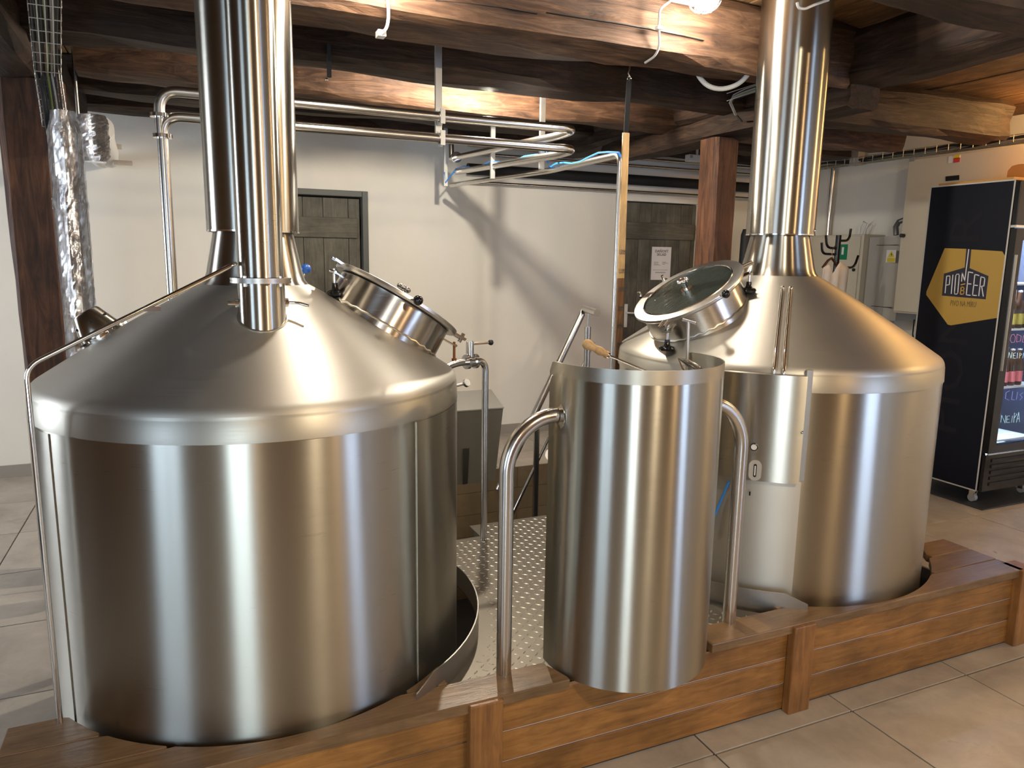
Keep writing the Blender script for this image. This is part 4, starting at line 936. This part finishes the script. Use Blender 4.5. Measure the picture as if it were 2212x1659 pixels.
# low white cabinet + grey boiler
XC = 5.36
lc = thing('wall_cabinet', 'cream wall cabinet behind the coat stand with green sign', 'cabinet', (XC, 4.95, .9))
a = ax(1868, 506, XC)
obj('body', MB().box((XC, a.y+.005, .55), (WX, 5.28, a.z)), CABW, lc, bev=.006); obj('door', MB().box((XC-.012, a.y+.03, .57), (XC-.001, 5.26, a.z-.015)), CABW, lc, bev=.003)
obj('green_sign', rectX(1814, 528, 1829, 561, XC-.012), GREEN, lc)
obj('pictogram', rectX(1819, 534, 1822, 550, XC-.015, .001), WHITE, lc)
q_ = ax(1845, 583, XC-.012); obj('lock', MB().cyl(q_, q_+Vector((-.012, 0, 0)), .014, 16), BLACKM, lc)
b_ = ax(1903, 510, XC); c__ = ax(1948, 512, XC)
wh = thing('grey_wall_unit', 'grey rounded electrical unit with yellow warning sticker', 'electrical unit', (XC, 4.5, 1.1))
mb = MB(); yy0, yy1 = c__.y-.02, b_.y; zz1 = (b_.z+c__.z)/2; zz0 = ax(1900, 690, XC).z
n_ = 12; vs = []
for i in range(n_+1):
    f = i/n_; y_ = yy0+(yy1-yy0)*f; x_ = XC-.05*math.sin(math.pi*f)
    vs += [(x_, y_, zz0), (x_, y_, zz1), (WX, y_, zz0), (WX, y_, zz1)]
fs = []
for i in range(n_):
    o = 4*i; fs += [(o, o+1, o+5, o+4), (o+1, o+3, o+7, o+5), (o, o+4, o+6, o+2)]
fs += [(0, 2, 3, 1), (4*n_, 4*n_+1, 4*n_+3, 4*n_+2)]
obj('shell', MB().add(vs, fs), GREYP, wh)
for zz in (zz1-.07, zz0+.11): obj('seam', MB().box((XC-.052, yy0+.02, zz-.002), (XC-.03, yy1-.01, zz+.002)), BLACKM, wh)
obj('side_box', MB().box((XC+.06, yy1, zz0-.1), (WX, a.y-.005, zz1+.0)), GREYP, wh)  # set-back side box in the unit's own grey
XW = XC-.054
obj('sticker', rectX(1916, 540, 1934, 567, XW), PAPER, wh)
tri = [ax(1926, 542, XW-.002), ax(1932, 555, XW-.002), ax(1918, 555, XW-.002)]; obj('warning_triangle', MB().prism(tri, (-.001, 0, 0)), YEL, wh)
tri = [ax(1926.5, 545, XW-.003), ax(1924, 550, XW-.003), ax(1926, 550, XW-.003), ax(1924.5, 554, XW-.003), ax(1928, 549, XW-.003), ax(1926, 549, XW-.003)]; obj('lightning_mark', MB().prism(tri, (-.001, 0, 0)), INK, wh)
obj('yellow_text_patch', rectX(1917, 557, 1933, 566, XW-.002), YEL, wh)
q_ = ax(1936, 500, 5.5); tag(obj('flexible_hose', MB().tube([ax(1936, 508, 5.45), ax(1935, 490, 5.45), ax(1942, 479, 5.48), ax(1960, 472, 5.5)], .022, 12), mat('grey_flex', (.25, .25, .26), .4, .6), None, q_), 'short grey flexible duct rising from the electrical unit', 'duct')
tag(obj('cable_loop', MB().tube([ax(1856, 506, 5.5), ax(1858, 490, 5.5), ax(1866, 479, 5.5), ax(1872, 482, 5.5), ax(1866, 496, 5.5), ax(1863, 506, 5.5)], .008, 8), HOSE, None, ax(1860, 500, 5.5)), 'pale cable loop above the cream wall cabinet', 'cable')
# vertical pipes on the wall
w0 = ax(1800, 372, 5.57); tag(obj('wall_pipe', MB().cyl((5.57, w0.y, 2.42), (5.57, w0.y, .1), .022, 14), PIPEX, None, (5.57, w0.y, .1)), 'vertical steel pipe on the right wall just right of the chimney', 'pipe')
# wire tray on right wall
tw = thing('wall_cable_tray', 'wire cable tray loaded with cables along the top of the right wall', 'cable tray', (5.5, 4.5, 2.45))
mb = MB(); zt2 = 2.43
for dx, dz in ((0, 0), (-.05, 0), (-.1, 0), (-.1, .05), (0, .05)): mb.tube([(5.6+dx, 5.6, zt2+dz), (5.6+dx, 3.0, zt2+dz)], .0025, 6)
for k in range(26): mb.tube([(5.6, 5.6-.1*k, zt2+.05), (5.6, 5.6-.1*k, zt2), (5.5, 5.6-.1*k, zt2), (5.5, 5.6-.1*k, zt2+.055)], .003, 6)
obj('wire_mesh', mb, GALV, tw)
for k in range(6): rnd = random.Random(k); obj('cable', MB().tube([(5.51+.015*k, 5.6-.25*j, zt2+.015+rnd.uniform(0, .035)) for j in range(11)], .009, 6), [BLACKM, GREYC, BLACKM, GREYC, mat('olive_cable', (.2, .2, .08), .5), BLACKM][k], tw)
q_ = ax(1848, 342, 5.52); tag(obj('junction_box', MB().box((5.5, q_.y-.05, q_.z-.06), (5.58, q_.y+.05, q_.z+.06)), GREYP, None, q_, .006), 'grey junction box on the wall cable tray', 'junction box')
# ---- coat stand
KY = 4.35; t_ = ay(1812, 508, KY); cxs, = (t_.x,)
cs = thing('coat_stand', 'black metal coat stand with upturned hooks behind the right vessel', 'coat stand', (cxs, KY, 0))
obj('pole', MB().cyl((cxs, KY, .03), (cxs, KY, t_.z), .021, 20), BLACK, cs); obj('base', MB().lathe([(.001, .03), (.16, .03), (.19, .01), (.19, 0)], (cxs, KY, 0), n=32), BLACK, cs)
for (pa_, pb_, pc_) in (((1812, 537), (1786, 535), (1784, 508)), ((1812, 550), (1776, 548), (1775, 524)), ((1815, 520), (1834, 520), (1838, 494)), ((1815, 578), (1845, 578), (1854, 552))):
    obj('hook', MB().tube(bend([ay(*pa_, KY), ay(*pb_, KY), ay(*pc_, KY)], .045, 8), .0095, 12), BLACK, cs)
hg = ay(1797, 552, KY-.02)
shg = thing('coat_hanger', 'dark wooden hanger on the coat stand', 'hanger', hg)
hl, hr_ = ay(1777, 578, KY-.02), ay(1815, 590, KY-.02)
obj('hanger_bar', MB().tube([hl, hl.lerp(hg, .6)+Vector((0, 0, .0)), hg+Vector((0, 0, -.02)), hr_.lerp(hg, .6), hr_], .010, 8), OLDZ, shg); obj('hanger_hook', MB().tube([hg+Vector((0, 0, -.02)), hg+Vector((0, 0, .04)), ay(1800, 536, KY-.02), ay(1804, 531, KY-.02)], .003, 6), CHROME, shg)
# shirt: draped sleeveless top as a folded cloth
vs = []; fs = []; nx, nz_ = 22, 16
for j in range(nz_+1):
    for i in range(nx+1):
        f = i/nx; g_ = j/nz_; x_ = -.115+.23*f; sh = -.10*abs(f-.5)*1.3; neck = -.10*max(0, 1-abs(f-.42)/.2)
        z_ = (sh+neck)*(1-g_)-(.55)*g_; y_ = .018*math.sin(f*19+g_*2)*(.3+g_)+.03*math.cos(f*math.pi)
        vs.append((hg.x+x_+.02, KY-.055+y_*.6, hg.z-.03+z_))
for j in range(nz_):
    for i in range(nx): o = j*(nx+1)+i; fs.append((o, o+1, o+nx+2, o+nx+1))
sh_ = obj('white_shirt', MB().add(vs, fs, True), SHIRT, None, hg); tag(sh_, 'white sleeveless shirt hanging on the coat stand', 'shirt')
md = sh_.modifiers.new('solid', 'SOLIDIFY'); md.thickness = .004
# dark garment behind post
q_ = ay(1611, 520, 5.2); mb = MB(); zt3 = ay(1611, 495, 5.2).z
mb.lathe([(.03, zt3), (.045, zt3-.05), (.05, zt3-.5), (.05, .6), (.02, .0)], (q_.x, q_.y, 0), n=16)
tag(obj('black_bundle', mb, BLACKM, None, (q_.x, q_.y, 0)), 'tall black padded bundle standing behind the right-hand brown post', 'bundle')
# ================================================================== DRINKS FRIDGE
FX0, FX1, FY0, FY1, FZ0, FZ1 = 4.65, 5.26, 3.0, 3.56, .10, 2.07
fr = thing('drinks_fridge', 'tall black drinks fridge with gold logo on its side and lit glass door', 'fridge', (FX0+.3, 3.3, 0))
mb = MB(); T = .05
mb.box((FX0, FY0, FZ0), (FX0+T, FY1, FZ1)).box((FX1-T, FY0, FZ0), (FX1, FY1, FZ1)).box((FX0+T, FY1-T, FZ0), (FX1-T, FY1, FZ1)).box((FX0+T, FY0, 1.80), (FX1-T, FY1-T, FZ1)).box((FX0+T, FY0, FZ0), (FX1-T, FY1-T, .33))
obj('cabinet', mb, NAVY, fr)
XP = FX0-.0015
def stripX(a, b, w_, mt, name, par, th=.0015, X=XP):
    a = Vector(a); b = Vector(b); return obj(name, MB().bar((X, a.y, a.z), (X, b.y, b.z), w_, th, (1, 0, 0)), mt, par)
tw_ = .009
for a, b in (((0, FY0, FZ0), (0, FY0, FZ1)), ((0, FY1, FZ0), (0, FY1, FZ1)), ((0, FY0, FZ1), (0, FY1, FZ1)), ((0, FY0, FZ0), (0, FY1, FZ0))): stripX(a, b, tw_, TRIMW, 'edge_trim', fr)
# side print
S4 = 4.147
def C4(x, y): return ax(1900+x/S4, 350+y/S4, FX0)
def polyX(pts, X, th, mt, name, par): return obj(name, MB().prism([Vector((X, p.y, p.z)) for p in pts], (-th, 0, 0)), mt, par)
gold = [(600, 769), (780, 778), (765, 945), (580, 1000), (561, 1196), (952, 1230), (978, 1021), (808, 950), (824, 783), (1090, 798), (1105, 803), (1128, 845), (1062, 1395), (640, 1463), (612, 1456), (420, 1190), (422, 1160), (585, 778)]
# split so every face is simple
polyX([C4(*p) for p in [(585, 772), (780, 778), (765, 945), (580, 1000), (561, 1196), (640, 1463), (612, 1456), (420, 1190), (422, 1160)]], XP+.0007, .001, GOLD, 'logo_field', fr)
polyX([C4(*p) for p in [(824, 783), (1100, 800), (1129, 848), (952, 1230), (978, 1021), (808, 950)]], XP+.0007, .001, GOLD, 'logo_field', fr)
polyX([C4(*p) for p in [(561, 1196), (952, 1230), (1129, 848), (1062, 1395), (640, 1463)]], XP+.0007, .001, GOLD, 'logo_field', fr)
polyX([C4(*p) for p in [(765, 945), (808, 950), (978, 1021), (952, 1230), (561, 1196), (580, 1000)]], XP-.0005, .001, NAVY2, 'logo_house', fr)
polyX([C4(*p) for p in [(780, 778), (824, 783), (808, 952), (765, 947)]], XP-.0005, .001, NAVY2, 'logo_neck', fr)
def strokes(segs, wpx, mt, name):
    mb = MB()
    for s_ in segs:
        for (x0, y0), (x1, y1) in zip(s_, s_[1:]):
            a = C4(x0, y0); b = C4(x1, y1); d = (b-a).normalized()*.0022; mb.bar((XP-.002, a.y-d.y, a.z-d.z), (XP-.002, b.y+d.y, b.z+d.z), wpx, .001, (1, 0, 0))
    return obj(name, mb, mt, fr)
lw = .0058
strokes([[(590, 1172), (604, 1022), (632, 1020), (634, 1035), (628, 1098), (598, 1103)]], lw, WHITE, 'letter_p')
strokes([[(645, 1178), (660, 1012)]], lw, WHITE, 'letter_i')
strokes([[(674, 1165), (686, 1018), (694, 1005), (712, 1004), (717, 1015), (704, 1170), (694, 1184), (676, 1182), (674, 1165)]], lw, WHITE, 'letter_o')
strokes([[(738, 1068), (744, 990), (766, 1066), (802, 784)]], lw, WHITE, 'letter_n')
strokes([[(838, 992), (800, 984), (780, 1190), (815, 1194)], [(790, 1090), (822, 1093)]], lw, WHITE, 'letter_e')
strokes([[(893, 1016), (857, 1006), (836, 1194), (872, 1196)], [(846, 1102), (880, 1106)]], lw, WHITE, 'letter_e')
strokes([[(892, 1198), (912, 1028), (940, 1036), (946, 1048), (938, 1110), (900, 1116)], [(918, 1114), (932, 1202)]], lw, WHITE, 'letter_r')
strokes([[(732, 1100), (768, 1091)]], lw, GOLD2, 'logo_dash')
strokes([[(726, 1184), (734, 1122), (752, 1120), (760, 1130), (754, 1150), (730, 1152)], [(754, 1150), (760, 1166), (752, 1184), (726, 1184)]], lw, GOLD2, 'letter_b')
pv = C4(750, 1272)
e0_ = C4(612, 1260); e1_ = C4(885, 1285); dirp = (Vector((0, e1_.y-e0_.y, e1_.z-e0_.z))); 
text('PIVO NA MÍRU', .052, MT((XP-.001, pv.y, pv.z), (0, -1, 0), (0, 0, 1)), OLIVE, fr, 'slogan', .0003, xs=dirp.length/.40)
fc = ax(2098, 430, FX0); 
text('PIONEER', .30, MT((FX0-.0006, 3.27, 1.16), (0, 0, 1), (0, 1, 0)), FAINT, fr, 'faint_lettering', .0002, xs=1.25)
# front
obj('header', MB().box((FX0+.004, FY0-.035, 1.80), (FX1-.004, FY0, FZ1-.01)), BLACK, fr, bev=.004)
obj('header_strip', MB().box((FX0+.002, FY0-.04, 1.785), (FX1-.002, FY0-.002, 1.80)), CHROME, fr)
mb = MB().box((FX0+.004, FY0-.045, .36), (FX0+.075, FY0-.002, 1.78)).box((FX1-.075, FY0-.045, .36), (FX1-.004, FY0-.002, 1.78)).box((FX0+.075, FY0-.045, .36), (FX1-.075, FY0-.002, .41)).box((FX0+.075, FY0-.045, 1.71), (FX1-.075, FY0-.002, 1.78))
dr = obj('door', mb, BLACK, fr); obj('door_handle', MB().box((FX0+.012, FY0-.06, .9), (FX0+.020, FY0-.045, 1.62)), DULL, dr)
gp = obj('glass_pane', MB().box((FX0+.075, FY0-.03, .41), (FX1-.075, FY0-.024, 1.71)), GLASSP, dr)
obj('liner', MB().box((FX0+T, FY1-T-.004, .33), (FX1-T, FY1-T-.001, 1.80)).box((FX0+T+.001, FY0+.02, .33), (FX0+T+.004, FY1-T-.005, 1.80)).box((FX0+T+.005, FY0+.02, .331), (FX1-T, FY1-T-.005, .334)), WHP, fr)
obj('led_strip', MB().box((FX0+.060, FY0+.004, .42), (FX0+.074, FY0+.016, 1.70)), LED, fr)
l_ = area('fridge_light', (FX0+.3, FY0+.22, 1.77), (0, 0, 0), .4, .3, 40, (.62, .76, 1))
def frX(px, py): return ay(px, py, FY0-.026)
shz = []
for py in (709, 832): shz.append(ay(2185, py, FY0+.06).z)
shz = [shz[0], shz[1], ay(2170, 945, FY0+.06).z, shz[0]+.29]
for z_ in shz[:3]+[shz[3]]: obj('shelf', MB().box((FX0+T+.006, FY0+.03, z_-.012), (FX1-T-.002, FY1-T-.01, z_)), WHP, fr); area('fridge_light', (FX0+.3, FY0+.10, z_-.016), (math.radians(25), 0, 0), .42, .08, 9, (.55, .70, 1))
mb = MB().box((FX0+.01, FY0-.03, .10), (FX1-.01, FY0-.003, .345)); obj('grille_panel', mb, BLACK, fr)
for k in range(5): obj('grille_slat', MB().box((FX0+.07, FY0-.036, .135+.04*k), (FX1-.04, FY0-.030, .155+.04*k)), BLACKM, fr)
obj('grille_trim', MB().box((FX0+.03, FY0-.034, .345), (FX1-.01, FY0-.02, .350)), TRIMW, fr)
cz_ = .05
for (x_, y_) in ((FX0+.05, FY0+.05), (FX1-.05, FY0+.05), (FX0+.05, FY1-.05), (FX1-.05, FY1-.05)):
    c_o = obj('caster', MB().cyl((x_-.014, y_, .036), (x_+.014, y_, .036), .026, 20), mat('caster_wheel', (.35, .36, .36), .4), fr); obj('fork', MB().box((x_-.02, y_-.015, .04), (x_-.015, y_+.015, .10)).box((x_+.015, y_-.015, .04), (x_+.02, y_+.015, .10)), CHROME, c_o)
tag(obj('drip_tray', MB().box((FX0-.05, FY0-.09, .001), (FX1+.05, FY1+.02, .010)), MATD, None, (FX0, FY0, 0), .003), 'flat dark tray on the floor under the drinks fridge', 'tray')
# chalk writing on the glass
def scrawl(pts_list, mt, name): 
    mb = MB()
    for pts in pts_list: mb.tube([Vector((p.x, FY0-.033, p.z)) for p in [ay(x, y, FY0-.033) for x, y in pts]], .0011, 6)
    return obj(name, mb, mt, gp)
CH1 = mat('pink_chalk', (.9, .25, .3), .6); CH2 = mat('mint_chalk', (.7, .95, .8), .6); CH3 = mat('lilac_chalk', (.45, .4, .8), .6)
sc = 3.858
def z5(l): return [[(1900+x/sc, 700+y/sc) for x, y in s_] for s_ in l]
scrawl(z5([[(1100, 90), (1088, 130), (1100, 155), (1125, 150), (1133, 110), (1120, 85), (1100, 90)], [(1145, 85), (1142, 150), (1175, 140), (1180, 100), (1145, 85)], [(1200, 95), (1190, 150), (1204, 150)]]), CH1, 'chalk_word')
scrawl(z5([[(1072, 280), (1080, 235), (1095, 285), (1105, 235)], [(1135, 240), (1115, 245), (1112, 285), (1135, 285)], [(1115, 262), (1130, 262)], [(1150, 240), (1146, 285)], [(1165, 285), (1170, 240), (1188, 250), (1168, 265)], [(1192, 285), (1203, 240)]]), CH2, 'chalk_word')
scrawl(z5([[(1085, 555), (1055, 570), (1048, 620), (1080, 635)], [(1110, 560), (1100, 630), (1125, 630)], [(1150, 565), (1140, 630)], [(1195, 570), (1170, 590), (1190, 610), (1170, 632)]]), CH3, 'chalk_word')
scrawl(z5([[(1010, 820), (1018, 760), (1045, 825), (1052, 760)], [(1085, 765), (1062, 768), (1058, 822), (1085, 820)], [(1062, 795), (1080, 793)], [(1108, 765), (1100, 820)], [(1118, 820), (1124, 740), (1145, 750), (1120, 785)], [(1140, 820), (1160, 735), (1166, 815)], [(1148, 790), (1164, 788)]]), CH2, 'chalk_word')
# bottles
BG = mat('brown_bottle', (.10, .035, .01), .08, 0, Transmission_Weight=.6); LB1 = mat('green_yellow_label', (.55, .45, .08), .5); LB2 = mat('pink_orange_label', (.75, .20, .22), .5); LB3 = mat('blue_green_label', (.05, .3, .35), .5)
def bottle(x, y, z, lab, text_, first=[None]):
    t = thing('beer_bottle', text_, 'bottle', (x, y, z), 'bottles in the fridge')
    obj('glass', MB().lathe([(.001, 0), (.028, 0), (.031, .006), (.031, .12), (.028, .145), (.015, .185), (.0125, .225), (.0135, .23), (.0125, .24)], (x, y, z), n=20), BG, t)
    obj('cap', MB().lathe([(.0145, .232), (.0145, .242), (.001, .245)], (x, y, z), n=16), CHROME, t)
    obj('paper_label', MB().lathe([(.0315, .025), (.0315, .095)], (x, y, z), n=20), lab, t)
x_ = FX0+T+.045
nmz = [('bottom shelf', shz[2], LB3, 1), ('middle shelf', shz[1], LB2, 5), ('upper shelf', shz[0], LB1, 5)]
for nm_, z_, lb, cnt in nmz:
    for k in range(cnt):
        for j in range(1 if cnt == 1 else 2):
            bottle(x_+.072*k, FY0+.075+.085*j, z_, lb, 'brown beer bottle, %s from the left in the %s row, on the fridge %s' % (['first', 'second', 'third', 'fourth', 'fifth'][k], ['front', 'back'][j], nm_))
# things on top of the fridge
cbx = thing('cardboard_sheet', 'orange-lit cardboard sheet lying on top of the drinks fridge', 'cardboard', (4.9, 3.3, FZ1))
obj('sheet', MB().box((FX0+.03, FY0+.03, FZ1+.001), (FX1-.02, FY1-.03, FZ1+.022)), CARD, cbx, bev=.003)
oa = [ax(2174, 385, 4.95), ax(2177, 368, 4.95), ax(2186, 358, 4.95), ax(2200, 354, 4.95), ax(2230, 352, 4.95), ax(2230, 388, 4.95)]
zmin = min(p.z for p in oa); off = FZ1+.0225-zmin
tag(obj('rounded_board', MB().prism([Vector((p.x, p.y, max(p.z+off, FZ1+.0225))) for p in oa], (.02, 0, 0)), CARD, None, (4.95, 3.1, FZ1+.03)), 'rounded orange cardboard panel standing on the fridge', 'cardboard')
